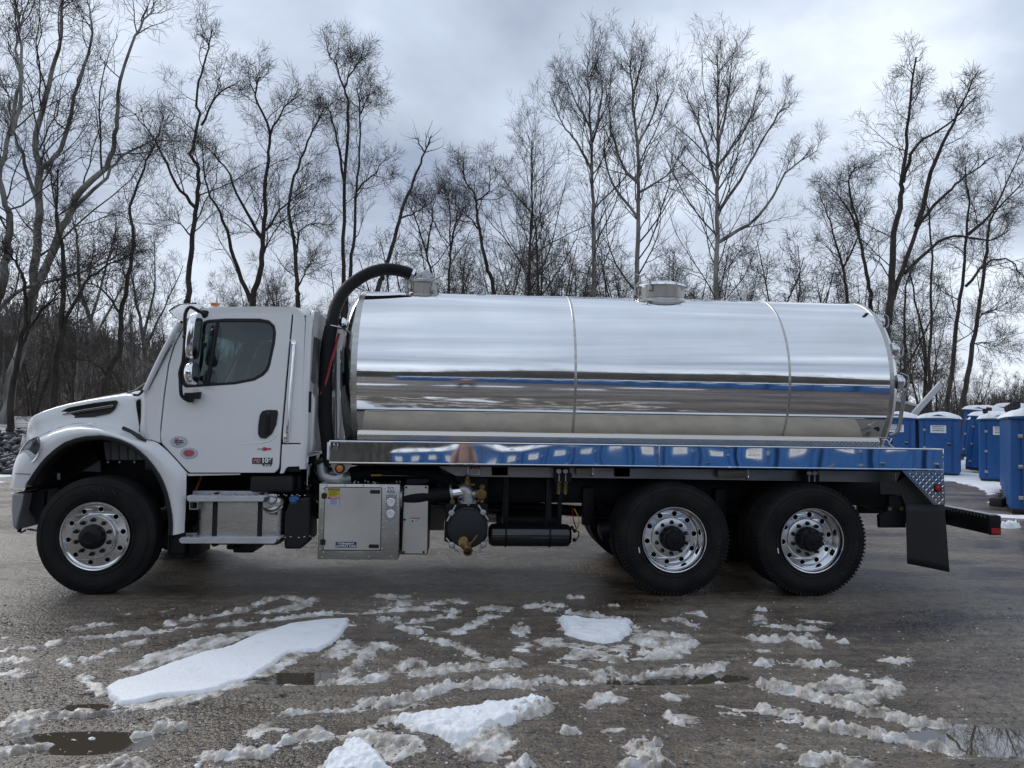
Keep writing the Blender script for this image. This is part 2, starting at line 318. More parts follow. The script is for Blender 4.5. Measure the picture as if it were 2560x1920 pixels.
def groundmat():
    m=bpy.data.materials.new('wet_gravel'); m.use_nodes=True; t=m.node_tree; b=t.nodes['Principled BSDF']
    tc=nd(t,'ShaderNodeTexCoord'); mp=nd(t,'ShaderNodeMapping'); mp.inputs['Scale'].default_value=(.55,1.3,1); t.links.new(tc.outputs['Object'],mp.inputs[0])
    def N(sc,det,rg=.55,src=None): 
        n=nd(t,'ShaderNodeTexNoise'); n.inputs['Scale'].default_value=sc; n.inputs['Detail'].default_value=det; n.inputs['Roughness'].default_value=rg; t.links.new((src or tc.outputs['Object']),n.inputs['Vector']); return n.outputs[0]
    def ramp(f,*st):
        r=nd(t,'ShaderNodeValToRGB'); t.links.new(f,r.inputs[0]); el=r.color_ramp.elements
        el[0].position=st[0][0]; el[0].color=(*st[0][1],1); el[1].position=st[-1][0]; el[1].color=(*st[-1][1],1)
        for p,c in st[1:-1]: q=el.new(p); q.color=(*c,1)
        return r.outputs[0]
    big=ramp(N(.9,5,.55,mp.outputs[0]),(.34,(.052,.037,.025)),(.45,(.108,.082,.058)),(.55,(.150,.119,.088)),(.70,(.205,.175,.140)))
    fine=ramp(N(70,3,.7),(.3,(.35,.35,.36)),(.52,(1,1,1)),(.72,(1.75,1.75,1.75)))
    vo=nd(t,'ShaderNodeTexVoronoi'); vo.inputs['Scale'].default_value=45; t.links.new(tc.outputs['Object'],vo.inputs['Vector'])
    st=ramp(vo.outputs['Color'],(.0,(.6,.6,.62)),(.75,(1.05,1.05,1.05)),(1,(2.1,2.05,1.95)))
    mp2=nd(t,'ShaderNodeMapping'); mp2.inputs['Scale'].default_value=(.5,9,1); mp2.inputs['Rotation'].default_value=(0,0,.12); t.links.new(tc.outputs['Object'],mp2.inputs[0])
    trk=ramp(N(1.6,6,.65,mp2.outputs[0]),(.36,(.62,.60,.57)),(.5,(1,1,1)),(.64,(1.28,1.28,1.28)))
    mid=ramp(N(8,5,.75),(.34,(.50,.49,.48)),(.5,(1,1,1)),(.66,(1.45,1.43,1.38)))
    mm_=nd(t,'ShaderNodeMixRGB',blend_type='MULTIPLY'); mm_.inputs[0].default_value=.8; t.links.new(big,mm_.inputs[1]); t.links.new(mid,mm_.inputs[2]); big=mm_.outputs[0]
    bb=nd(t,'ShaderNodeMixRGB',blend_type='MULTIPLY'); bb.inputs[0].default_value=.75; t.links.new(big,bb.inputs[1]); t.links.new(trk,bb.inputs[2]); big=bb.outputs[0]
    a=nd(t,'ShaderNodeMixRGB',blend_type='MULTIPLY'); a.inputs[0].default_value=.8; t.links.new(big,a.inputs[1]); t.links.new(fine,a.inputs[2])
    c=nd(t,'ShaderNodeMixRGB',blend_type='MULTIPLY'); c.inputs[0].default_value=.55; t.links.new(a.outputs[0],c.inputs[1]); t.links.new(st,c.inputs[2])
    t.links.new(c.outputs[0],b.inputs['Base Color'])
    wet=nd(t,'ShaderNodeMapRange'); wet.inputs[1].default_value=.36; wet.inputs[2].default_value=.60; wet.inputs[3].default_value=.09; wet.inputs[4].default_value=.44; t.links.new(N(.9,5,.55,mp.outputs[0]),wet.inputs[0])
    t.links.new(wet.outputs[0],b.inputs['Roughness']); b.inputs['Specular IOR Level'].default_value=.55
    h1=N(28,5,.65); h2=N(110,3,.6)
    ad=mth(t,'ADD',mth(t,'MULTIPLY',h1,1.1),mth(t,'MULTIPLY',h2,.5)); ad=mth(t,'ADD',ad,mth(t,'MULTIPLY',vo.outputs['Distance'],-.7)); ad=mth(t,'ADD',ad,mth(t,'MULTIPLY',N(7,4,.6),2.6))
    bp=nd(t,'ShaderNodeBump'); bp.inputs['Strength'].default_value=.62; bp.inputs['Distance'].default_value=.014; t.links.new(ad,bp.inputs['Height']); t.links.new(bp.outputs[0],b.inputs['Normal'])
    return m
gm=groundmat()
tag(npmesh('ground',V,F,gm),kind='structure',label='wet grey brown gravel yard with mud and puddles')
water=mat('muddy_water',(.085,.070,.052),.015,spec=1.,bump=.012,bscale=5,ior=2.4)
for i,(c,rx,ry) in enumerate(PW):
    th=np.linspace(0,2*math.pi,28,endpoint=False); v=[(c.x+1.7*rx*math.cos(a),c.y+1.7*ry*math.sin(a),c.z-.0215+.0004*i) for a in th]
    tag(mesh('puddle',v,[tuple(range(28))],water),kind='structure')
# pebbles
def blobs(name,P,Rr,m,squash=.6,jit=.35,kind='stuff',label=None):
    ico=bmesh.new(); bmesh.ops.create_icosphere(ico,subdivisions=1,radius=1); bv=np.array([v.co[:] for v in ico.verts]); bf=np.array([[l.index for l in f.verts] for f in ico.faces]); ico.free()
    if len(bv)>13: bv=bv
    n=len(P); s=Rr[:,None,None]*(1+rng.uniform(-jit,jit,(n,len(bv),1)))
    V=bv[None]*s*np.stack([rng.uniform(.7,1.3,n),rng.uniform(.7,1.3,n),np.full(n,squash)],-1)[:,None,:]+P[:,None,:]
    F=(bf[None]+(np.arange(n)*len(bv))[:,None,None]).reshape(-1,3)
    o=npmesh(name,V.reshape(-1,3),F,m,smooth=False); tag(o,label,None,None,kind); return o
n=7000; u=rng.random(n); py=1500+420*u; P=np.array([gr(a,b)[:] for a,b in zip(rng.uniform(-30,2590,n),py)]); P[:,2]=gheight(P[:,0],P[:,1])
stone=mat('wet_stone',(.075,.075,.078),.35,col2=(.17,.165,.155),cscale=9)
blobs('gravel_stones',P,rng.uniform(.003,.010,n)*(1+.8*(rng.random(n)>.93))*(1+.8*(rng.random(n)>.97)),stone,label='small loose dark stones scattered over the wet gravel')
# ---------------------------------------------------------------- snow and slush
def sdf_poly(X,Y,P):
    n=len(P); d=np.full(X.shape,1e9); ins=np.zeros(X.shape,bool)
    for i in range(n):
        a=P[i]; b=P[(i+1)%n]; ex,ey=b[0]-a[0],b[1]-a[1]; wx,wy=X-a[0],Y-a[1]
        t=np.clip((wx*ex+wy*ey)/(ex*ex+ey*ey+1e-12),0,1); d=np.minimum(d,np.hypot(wx-ex*t,wy-ey*t))
        c=((a[1]>Y)!=(b[1]>Y))&(X<(b[0]-a[0])*(Y-a[1])/(b[1]-a[1]+1e-12)+a[0]); ins^=c
    return np.where(ins,d,-d)
def sdf_line(X,Y,P,w):
    best=np.full(X.shape,-1e9); L=0
    for i in range(len(P)-1):
        a=P[i]; b=P[i+1]; ex,ey=b[0]-a[0],b[1]-a[1]; wx,wy=X-a[0],Y-a[1]; t=np.clip((wx*ex+wy*ey)/(ex*ex+ey*ey+1e-12),0,1)
        best=np.maximum(best,w/2-np.hypot(wx-ex*t,wy-ey*t))
    return best
SID=[0]
def snow(name,P,H,m,line=None,edge=.05,rough=1.,ragged=.05,cell=None,holes=.0,label=None,cat='snow',group=None,kind=None,z0=0,treads=False,collect=None):
    SID[0]+=1; sd=SID[0]*31
    P=[(p[0],p[1]) for p in P]; xs=[p[0] for p in P]; ys=[p[1] for p in P]; mg=(line or 0)/2+ragged+.03
    dist=max(3.,math.hypot(np.mean(xs)-CAM[0],np.mean(ys)-CAM[1])); c=cell or min(.06,max(.0082,.0019*dist))
    X,Y=np.meshgrid(np.arange(min(xs)-mg,max(xs)+mg,c),np.arange(min(ys)-mg,max(ys)+mg,c),indexing='ij')
    d=sdf_line(X,Y,P,line) if line else sdf_poly(X,Y,P)
    wf,wv=worley(X+fbm(X*9,Y*9,2,sd+1)*.05,Y*1.0+fbm(X*9,Y*9,2,sd+2)*.05,.055,sd); wf2,wv2=worley(X,Y,.026,sd+40)
    d=d+(fbm(X*5,Y*9,3,sd)-.5)*2*ragged+(fbm(X*22,Y*30,2,sd+3)-.5)*ragged*.8
    if rough>.6: d=d+((wv-.45)*.9+(wv2-.5)*.5)*ragged*(1 if line is None else 1.1)
    if holes: d=np.minimum(d,(fbm(X*7,Y*11,4,sd+8)-holes)*.25)
    body=sstep(0,edge,d)
    bil=1-np.abs(fbm(X*16,Y*20,3,sd+5)*2-1); bil2=1-np.abs(fbm(X*38,Y*44,2,sd+6)*2-1)
    h=H*body*((1-rough)+rough*(.25+1.1*fbm(X*6,Y*8,3,sd+4)))+rough*body*(.45*H*(bil-.6)+.018*(bil2-.6))+ (1-rough)*.006*(fbm(X*4,Y*4,3,sd+9)-.5)
    if rough>.25: h=h*(1-.55*rough)+rough*body*H*(.75*wv*np.clip(1.25-wf*1.3,0,1)+.40*wv2*np.clip(1.2-wf2*1.3,0,1))
    if treads: h=h*.5+body*.012*np.sin((X*.9-Y*.44)*75)
    base=gheight(X,Y) if z0==0 else z0
    Z=np.where(d>0,base+np.maximum(h,.002),base-.03)
    nx,ny=X.shape; I=(np.arange(nx-1)[:,None]*ny+np.arange(ny-1)[None,:]); q=[I,I+ny,I+ny+1,I+1]
    ok=np.zeros(I.shape,bool); df=d
    for a,b in ((0,0),(1,0),(1,1),(0,1)): ok|=df[a:nx-1+a,b:ny-1+b]>0
    F=np.stack([k[ok] for k in q],-1)
    if len(F)==0: return None
    used,inv=np.unique(F,return_inverse=True); V=np.stack([X,Y,Z],-1).reshape(-1,3)[used]
    if collect is not None: collect.append((V,inv.reshape(F.shape))); return None
    o=npmesh(name,V,inv.reshape(F.shape),m,smooth=rough<.5); tag(o,label,cat if label else None,group,kind); return o
Z6=lambda L:[gr(a/1.728,1460+b/1.728) for a,b in L]
Z7=lambda L:[gr(1280+a/1.728,1460+b/1.728) for a,b in L]
D_=lambda L:[gr(a*1.1573,b*1.1573) for a,b in L]
SLABS=[]
snow('snow_slab',Z6([(455,455),(500,430),(560,410),(700,370),(850,320),(1000,275),(1100,235),(1250,185),(1400,165),(1515,157),(1490,200),(1440,260),(1380,290),(1250,300),(1180,350),(1050,410),(950,470),(880,488),(700,495),(580,518),(520,515),(470,485)]),.028,oldsnow,edge=.02,rough=.16,ragged=.010,cell=.009,label='largest smooth white snow slab, slanting across the left foreground')
SLABS.append(Z6([(455,455),(500,430),(560,410),(700,370),(850,320),(1000,275),(1100,235),(1250,185),(1400,165),(1515,157),(1490,200),(1440,260),(1380,290),(1250,300),(1180,350),(1050,410),(950,470),(880,488),(700,495),(580,518),(520,515),(470,485)]))
snow('slush_patch',Z6([(500,512),(600,510),(760,492),(900,480),(1010,430),(1190,340),(1260,290),(1330,300),(1240,360),(1100,420),(960,490),(840,520),(700,545),(560,552)]),.014,slush,edge=.05,rough=.7,label='thin brownish slush rim along the front edge of the largest snow slab')
snow('snow_slab',Z7([(195,152),(300,160),(380,165),(520,165),(515,210),(470,245),(400,262),(300,240),(230,215)]),.045,oldsnow,edge=.04,rough=.3,ragged=.02,label='half round white snow slab in front of the gap before the rear wheels')
SLABS.append(Z7([(195,152),(300,160),(380,165),(520,165),(515,210),(470,245),(400,262),(300,240),(230,215)]))
snow('snow_slab',D_([(845,1558),(1000,1542),(1150,1512),(1190,1525),(1130,1558),(1040,1598),(985,1618),(930,1592)]),.05,oldsnow,edge=.04,rough=.5,ragged=.03,label='lumpy triangular snow slab at the bottom centre pointing left')
SLABS.append(D_([(845,1558),(1000,1542),(1150,1512),(1190,1525),(1130,1558),(1040,1598),(985,1618),(930,1592)]))
snow('snow_slab',D_([(765,1600),(800,1620),(850,1665),(690,1690),(690,1655),(730,1625)]),.05,oldsnow,edge=.04,rough=.5,ragged=.03,label='pointed snow slab cut by the bottom edge of the picture')
SLABS.append(D_([(765,1600),(800,1620),(850,1665),(690,1690),(690,1655),(730,1625)]))
RID=[
(6,[(740,168),(830,150),(940,140),(1060,110),(1150,70),(1220,55),(1310,75)],.10,.05,'long slush ridge rising to the right behind the largest snow slab'),
(6,[(1160,120),(1260,105),(1350,68)],.16,.045,'short dirty slush ridge beside the peak behind the largest slab'),
(6,[(960,180),(1150,160),(1300,140),(1450,125),(1560,130),(1700,110),(1850,110),(1960,118)],.09,.05,'long thin slush line running right from above the largest slab'),
(6,[(295,195),(380,190),(410,175),(480,170)],.10,.045,'small white slush streak in front of the front wheel'),
(6,[(220,255),(330,240),(470,225),(560,210),(690,205),(860,182)],.10,.045,'thin slush line below the front wheel, ending left of the slab'),
(6,[(365,330),(450,300),(540,270),(620,250)],.10,.04,'short slush streak left of the largest slab'),
(6,[(40,605),(120,580),(220,555),(300,560),(400,565),(500,530)],.13,.05,'grey slush ridge beside the brown puddle at the left tip of the slab'),
(6,[(-40,720),(100,700),(200,680),(300,655),(400,650)],.11,.045,'slush ridge leaving the left edge near the bottom corner'),
(6,[(600,640),(660,620),(720,600),(790,620)],.10,.05,'isolated slush clump below the front tip of the largest slab'),
(6,[(1210,575),(1300,560),(1400,545),(1500,540),(1600,510)],.09,.05,'slush ridge below the puddle right of the largest slab'),
(6,[(900,750),(1000,740),(1080,720),(1130,730)],.12,.05,'bright slush clump at the bottom, left of the pointed slab'),
(6,[(1165,710),(1240,690),(1310,660),(1400,675)],.11,.05,'greyish slush clump just above the pointed slab'),
(6,[(1670,520),(1750,500),(1850,480),(1950,440),(2060,445),(2212,430)],.15,.065,'thick slush ridge above the triangular slab'),
(6,[(1510,370),(1560,330),(1620,260),(1690,280)],.16,.045,'bent slush patch at the right end of the largest slab'),
(6,[(1400,430),(1460,400),(1530,420)],.13,.04,'small crumbly slush patch beside the puddle right of the largest slab'),
(6,[(1610,405),(1700,380),(1780,340),(1840,350)],.13,.05,'mid foreground slush clump rising to the right'),
(6,[(1810,395),(1950,370),(2080,360),(2212,350)],.18,.045,'wide flat slush band in the middle of the foreground'),
(6,[(1850,240),(1930,265),(2010,290),(2090,330),(2212,355)],.12,.05,'slush line descending to the right in the middle foreground'),
(6,[(1655,155),(1700,150),(1740,190),(1810,215)],.13,.06,'hook shaped slush clump in front of the air tank'),
(6,[(1970,205),(2050,180),(2130,135)],.16,.04,'flat grey slush patch between hook shaped clump and the lone peak'),
(6,[(1790,165),(1860,150),(1950,140)],.12,.045,'white topped slush clump under the dark pump cover'),
(6,[(1640,50),(1740,55),(1760,85),(1670,95)],.12,.03,'looping slush band on the ground below the pump cabinet'),
(6,[(1860,85),(1940,72),(2010,80)],.12,.04,'farthest white slush clump, below the brass valve'),
(6,[(2080,110),(2120,98),(2180,110)],.14,.035,'small far slush clump before the air tank'),
(6,[(30,280),(80,265),(130,270)],.10,.035,'small slush clump near the left edge below the bumper'),
(6,[(-20,345),(60,320),(90,335)],.12,.04,'white slush clump touching the left edge'),
(6,[(50,380),(80,385),(110,402)],.12,.04,'pair of slush lumps just below the clump on the left edge'),
(6,[(280,320),(310,355)],.10,.035,'tiny slush clump left of the short streak'),
(6,[(345,398),(400,432),(450,465)],.08,.03,'crumbs of slush leading to the left tip of the largest slab'),
(6,[(400,795),(530,765),(610,795)],.12,.05,'slush clump on the bottom edge at the left'),
(6,[(1480,680),(1600,640),(1700,590)],.10,.03,'thin slush ridge between the pointed and the triangular slab'),
(7,[(70,100),(140,90),(215,98)],.10,.045,'slush clump at the back, left of the half round slab'),
(7,[(165,115),(250,125),(350,135),(450,150),(500,160)],.12,.06,'ridge along the back edge of the half round slab'),
(7,[(665,155),(720,150),(775,180)],.12,.05,'lone slush clump in front of the forward rear wheel'),
(7,[(755,125),(800,122),(825,134)],.07,.03,'tiny white slush lump in front of the forward rear wheel'),
(7,[(1065,138),(1090,180),(1200,190),(1305,195)],.12,.05,'hooked slush streak in front of the rearmost wheel'),
(7,[(1035,235),(1110,245),(1190,230),(1330,275)],.12,.06,'double humped slush ridge below the hooked streak'),
(7,[(1070,345),(1130,330),(1200,340),(1330,350)],.11,.055,'low slush ridge with a dark cavity right of the centre'),
(7,[(1055,290),(1100,290)],.08,.035,'little slush lump above the ridge with a dark cavity'),
(7,[(380,400),(440,370),(500,400)],.12,.06,'small humped clump left of the thin ridge below the half round slab'),
(7,[(515,405),(600,385),(700,370),(800,370),(890,360)],.11,.055,'thin slush ridge below the half round slab'),
(7,[(60,430),(140,415),(215,425)],.12,.055,'dirty slush ridge to the right of the thick ridge'),
(7,[(350,520),(400,480),(455,500)],.13,.055,'pyramid shaped slush clump in the lower middle'),
(7,[(690,480),(750,475)],.08,.04,'round lone slush lump in the lower middle'),
(7,[(680,570),(720,595),(780,590)],.09,.06,'two joined slush lumps above the bottom heap'),
(7,[(1170,700),(1215,725)],.08,.04,'small slush lump near the bottom, right of the heap'),
(7,[(1290,770),(1370,750),(1450,770),(1530,800)],.14,.06,'slush clump on the bottom edge at the right'),
(7,[(1090,425),(1200,445),(1400,490),(1550,540),(1700,575),(1850,595)],.17,.075,'thick upper slush ridge of the pair at the right'),
(7,[(1095,535),(1200,560),(1350,605),(1500,630),(1650,660),(1800,690),(1910,715)],.15,.075,'lower slush ridge of the pair, pointing at the sky puddle'),
(7,[(1615,330),(1680,335),(1710,325)],.10,.04,'small slush clump at the right behind the pair of ridges'),
(7,[(1240,155),(1390,165)],.06,.025,'thin slush streak in front of the mudflap'),
(7,[(-20,440),(60,440)],.1,.05,'slush lump joining the thick ridge and the dirty ridge'),
]
for k,P,w,h,lab in RID: snow('slush_ridge',(Z6 if k==6 else Z7)(P),h*.54,slush,line=w*.72,edge=.05,rough=1.,ragged=.045,label=lab,group='slush ridges thrown up by tyres')
PATCH=[(7,[(520,180),(620,210),(700,205),(810,235),(770,300),(700,325),(560,335),(500,330),(560,300),(640,290),(540,260),(500,250)],.038,'rough slush field at the right end of the half round slab'),
(7,[(150,350),(270,290),(400,300),(480,305),(490,335),(300,345)],.035,'slush patch below the half round slab'),
(7,[(100,240),(220,235),(300,262),(420,275),(500,262),(520,300),(400,295),(240,280),(120,285)],.014,'thin grey slush film around the half round slab'),
(7,[(1270,430),(1380,400),(1500,385),(1640,385),(1700,420),(1720,460),(1600,470),(1550,505),(1400,470)],.030,'crumbly slush field filling the space above the thick upper ridge'),
(7,[(0,210),(50,150),(72,210),(40,225)],.04,'lone peaked slush patch left of the half round slab'),
(7,[(0,245),(90,250),(95,310),(10,300)],.02,'flat slush patch under the lone peaked patch'),
(7,[(-40,530),(80,498),(150,525),(185,560),(60,605),(-60,640)],.045,'grainy slush tongue at the right tip of the triangular slab'),
(7,[(420,810),(500,690),(560,645),(600,650),(640,720),(740,760),(700,830)],.055,'triangular slush heap on the bottom edge'),
(7,[(-10,790),(60,765),(100,780),(60,830),(-20,830)],.04,'small slush heap on the bottom edge near the centre'),
(6,[(1940,700),(2000,650),(2100,620),(2212,600),(2212,700),(2150,760),(2200,790),(2050,760)],.03,'brownish slush apron below the triangular slab'),
(6,[(1440,265),(1500,235),(1560,250),(1540,300),(1470,325),(1390,320)],.018,'loose slush crumbs at the right corner of the largest slab'),
(6,[(0,600),(60,560),(170,570),(180,610),(60,640)],.03,'slush patch between the two puddles at the left')]
for k,P,h,lab in PATCH: snow('slush_patch',(Z6 if k==6 else Z7)(P),h,slush,edge=.06,rough=1.,ragged=.05,holes=.36,label=lab,group='patches of churned slush')
snow('slush_patch',Z6([(510,372),(640,312),(760,270),(900,232),(1050,212),(1200,192),(1180,212),(1050,240),(940,285),(830,330),(700,365),(600,372)]),.02,slush,edge=.05,rough=.8,ragged=.03,treads=True,label='ribbed tyre print in slush along the back of the largest slab')
snow('slush_patch',Z6([(1560,672),(1660,640),(1800,660),(1850,720),(1780,740),(1700,770)]),.012,slush,edge=.05,rough=.9,ragged=.03,treads=True,label='scraped tyre marks in slush right of the pointed slab')
film=[]
for k,P,w,h,lab in RID:
    if w>.085: snow('f',(Z6 if k==6 else Z7)(P),.006,slush,line=w*1.1,edge=.04,ragged=.05,holes=.58,cell=.016,collect=film)
for P in SLABS: snow('f',P,.010,slush,edge=.04,ragged=.09,holes=.44,cell=.016,collect=film)
for P,w in (([(0,230),(300,180),(620,130),(900,95)],.1),([(820,300),(980,330),(1200,420)],.12),([(1100,640),(1350,600),(1600,560),(2000,500)],.14),([(300,640),(500,600),(760,560)],.12),([(0,470),(200,420),(400,360)],.10),([(1300,200),(1600,170),(1900,200)],.12)):
    snow('f',Z6(P),.005,slush,line=w*1.2,edge=.03,ragged=.08,holes=.64,cell=.016,collect=film)
for P,w in (([(200,380),(600,350),(1000,330)],.14),([(900,420),(1200,400),(1500,360)],.14),([(1200,520),(1500,570),(1800,640)],.14),([(300,640),(700,560),(1000,520)],.12)):
    snow('f',Z7(P),.005,slush,line=w*1.2,edge=.03,ragged=.08,holes=.64,cell=.016,collect=film)
o=0; VV=[];FF=[]
for V_,F_ in film: VV.append(V_); FF.append(F_+o); o+=len(V_)
tag(npmesh('slush_film',np.concatenate(VV),np.concatenate(FF),slush,smooth=False),'thin half melted slush smeared along the tyre tracks',kind='stuff')
# loose crumbs
C=[]
for k,P,w,h,lab in RID:
    Q=(Z6 if k==6 else Z7)(P)
    for i in range(len(Q)-1):
        L=(Q[i+1]-Q[i]).length; n=int(L*20)+3
        t=rng.random(n); 
        for a in t: p=Q[i].lerp(Q[i+1],float(a)); C.append((p.x+rng.normal()*w*.55,p.y+rng.normal()*w*.6,0))
for _ in range(420): p=gr(rng.uniform(0,2560),1500+420*rng.random()**1.3); C.append((p.x,p.y,0))
C=np.array(C); C[:,2]=gheight(C[:,0],C[:,1])+.002
blobs('slush_crumbs',C,rng.uniform(.003,.011,len(C)),slush,squash=.55,label='tiny loose slush crumbs strewn between the ridges')
for i,(a,b) in enumerate([(58,285),(95,430),(112,1070),(222,1275),(237,1300),(232,1370),(250,1425),(348,1380),(425,275),(640,240),(415,320),(60,250)]):
    p=Z7([(b,a)])[0]; snow('slush_lump',[p,p+Vector((.03,0,0))],.03,slush,line=.07,edge=.035,ragged=.02,label='small lone slush lump lying on bare wet gravel',group='small slush lumps')
# snow behind the truck
def sheet(name,P,label,H=.03,cell=.12,rag=.18,m=None): snow(name,P,H,m or snowm,edge=.25,rough=.35,ragged=rag,cell=cell,label=label,kind='structure'); 
sheet('snow_ground',[gr(2330,1212),gr(2370,1203),gr(2425,1212),gr(2455,1225),gr(2470,1243),gr(2478,1251),gr(2495,1225),gr(2560,1215),(60,22),(60,60),(30,60),(17,30),(15.5,17)],'')
sheet('snow_ground',[gr(2340,1277),gr(2420,1281),gr(2500,1286),gr(2600,1290),gr(2600,1299),gr(2500,1294),gr(2400,1285)],'',.03,.04,.05)
sheet('snow_ground',[gr(2463,1255),gr(2500,1247),gr(2516,1258),gr(2490,1262)],'',.04,.04,.05)
sheet('snow_ground',[gr(-60,1185),gr(0,1187),gr(40,1188),gr(60,1190),gr(30,1192),gr(0,1194),gr(-60,1193)],'',.03,.05,.05)
sheet('snow_ground',[gr(-60,1200),gr(0,1199),gr(14,1205),gr(-10,1208),gr(-60,1206)],'',.02,.04,.05)
sheet('snow_ground',[(-12,21),(-4,22),(5,24),(20,26),(20,34),(-2,33),(-14,30)],'',.02,.10,.9)
# reflected yard behind the camera
for i,P in enumerate([[(-.5,-9.5),(1.6,-9),(2,-10.4),(.2,-11)],[(2.5,-10),(4.5,-9.3),(4.7,-10.2),(3,-10.8)],[(5,-8.2),(6.4,-8),(6.2,-8.8)],[(-3,-7.5),(-1,-7),(-.5,-8),(-2.5,-8.4)],[(7,-11),(9,-10.5),(9.5,-11.2),(7.5,-11.6)]]):
    snow('snow_slab',P,.04,snowm,edge=.05,rough=.3,ragged=.12,cell=.05,label='flat snow slab behind the camera, seen only as a streak in the polished tank',group='snow slabs reflected in the tank')
# ---------------------------------------------------------------- riprap at the left
n=2600; t=rng.random(n)
bx=np.stack([rng.uniform(-16,-4.5,n),12.9+5*t,0.02+.95*t+rng.uniform(-.05,.1,n)],-1)
rock=mat('dark_rock',(.040,.043,.050),.5,col2=(.085,.088,.095),cscale=3,bump=.4,bscale=20)
blobs('rock_bank',bx,rng.uniform(.05,.14,n),rock,squash=.75,jit=.45,label='bank of dark broken rock at the edge of the yard on the left')
bank=mesh('earth_bank',[(-60,13,-.3),(-3.9,13,-.3),(-60,18.2,.85),(-3.9,18.2,.85),(-60,30,1.3),(-3.9,30,1.3)],[(0,1,3,2),(2,3,5,4)],mat('leaf_litter',(.045,.034,.026),.9,col2=(.62,.62,.64),cscale=1.6,cdet=9)); tag(bank,kind='structure')
# ---------------------------------------------------------------- hills
leaf=mat('wooded_slope',(.10,.086,.075),.95,col2=(.16,.14,.122),cscale=.35,bump=.6,bscale=2,cdet=8)  # browns lightened so the colour itself carries the distance haze
HS=[(-400,700),(-200,760),(13,798),(84,790),(139,808),(190,828),(270,842),(400,872),(560,905),(760,950),(900,990),(1200,1020),(1700,1030),(2200,1030),(2380,1030),(2450,1022),(2500,1008),(2560,992),(2800,940),(3200,880)]
rows=[]
for px in range(-600,3300,25):
    r=ray(px,interp(px,*zip(*HS))); r=r/math.hypot(r[0],r[1]); D=interp(px,[0,900,1600,2560],[150,260,420,300]); top=CAM+r*D
    b0=CAM+r*D*.42; jit=(vn(np.array([px/60.]),np.array([0.]),3)[0]-.5)*1.5
    rows.append([(b0[0],b0[1],-.5),(CAM[0]+r[0]*D*.6,CAM[1]+r[1]*D*.6,top[2]*.30),(CAM[0]+r[0]*D*.8,CAM[1]+r[1]*D*.8,top[2]*.68),(top[0],top[1],top[2]+jit),(CAM[0]+r[0]*D*1.4,CAM[1]+r[1]*D*1.4,top[2]*.6)])
tag(grid('hill',rows,leaf),kind='structure')
rows=[]
for a in np.linspace(math.radians(100),math.radians(262),50):
    d=np.array([math.sin(a),math.cos(a)]); hh=19+5*math.sin(a*7)+2*math.sin(a*19)
    rows.append([(4+d[0]*q,d[1]*q,z) for q,z in ((85,-.5),(100,hh*.4),(125,hh),(180,hh*.5))])
tag(grid('hill',rows,mat('dark_wooded_slope',(.035,.033,.030),.95,col2=(.055,.05,.045),cscale=.3)),kind='structure')
# ================================================================ TREES
barkd=mat('dark_bark',(.028,.024,.020),.9,col2=(.062,.053,.045),cscale=6,bump=.5,bscale=18,stretch=(1,1,.3))
barkb=mat('brown_bark',(.035,.029,.024),.9,col2=(.075,.064,.054),cscale=5,bump=.5,bscale=15,stretch=(1,1,.3))
barks=mat('mottled_pale_bark',(.33,.32,.29),.8,col2=(.075,.065,.055),cscale=2.2,bump=.2,bscale=10,stretch=(1,1,.35),cdet=8)
barkt=mat('grey_twig_bark',(.045,.038,.032),.9,col2=(.09,.079,.069),cscale=1.5)
def tubes_np(name,paths,m,parent=None):
    """paths: list of (pts,radii,k) -> one mesh"""
    groups={}
    for P,R,k in paths: groups.setdefault((len(P),k),[]).append((P,R))
    VV=[];FF=[];off=0
    for (n,k),L in groups.items():
        P=np.array([l[0] for l in L]); R=np.array([l[1] for l in L]); B=len(L)
        T=np.empty_like(P); T[:,1:-1]=P[:,2:]-P[:,:-2]; T[:,0]=P[:,1]-P[:,0]; T[:,-1]=P[:,-1]-P[:,-2]
        T/=np.linalg.norm(T,axis=2,keepdims=True)+1e-9
        ref=np.where(np.abs(T[:,:1,2:3])>.8,np.array([[[1.,.3,0]]]),np.array([[[0.1,.2,1.]]])); a=np.cross(T,np.broadcast_to(ref,T.shape)); a/=np.linalg.norm(a,axis=2,keepdims=True)+1e-9; b=np.cross(T,a)
        th=np.linspace(0,2*np.pi,k,endpoint=False)
        V=P[:,:,None,:]+R[:,:,None,None]*(np.cos(th)[None,None,:,None]*a[:,:,None,:]+np.sin(th)[None,None,:,None]*b[:,:,None,:])
        VV.append(V.reshape(-1,3)); i=np.arange(n-1)[:,None]*k; j=np.arange(k)[None,:]
        q=np.stack([i+j,i+(j+1)%k,i+k+(j+1)%k,i+k+j],-1).reshape(-1,4); F=q[None]+(np.arange(B)*n*k)[:,None,None]+off
        FF.append(F.reshape(-1,4)); off+=V.size//3
    return npmesh(name,np.concatenate(VV),np.concatenate(FF),m,parent)
def rv(s): return rng.normal(size=3)*s
def grow(p,d,L,r,nseg,wob,trop,r1=.25):
    """random walk branch"""
    P=[np.array(p)]; d=np.array(d,float); st=L/nseg
    for i in range(nseg):
        d=d+rv(wob)+np.array([0,0,trop]); d/=np.linalg.norm(d); P.append(P[-1]+d*st)
    R=np.linspace(r,r*r1,nseg+1); return P,R
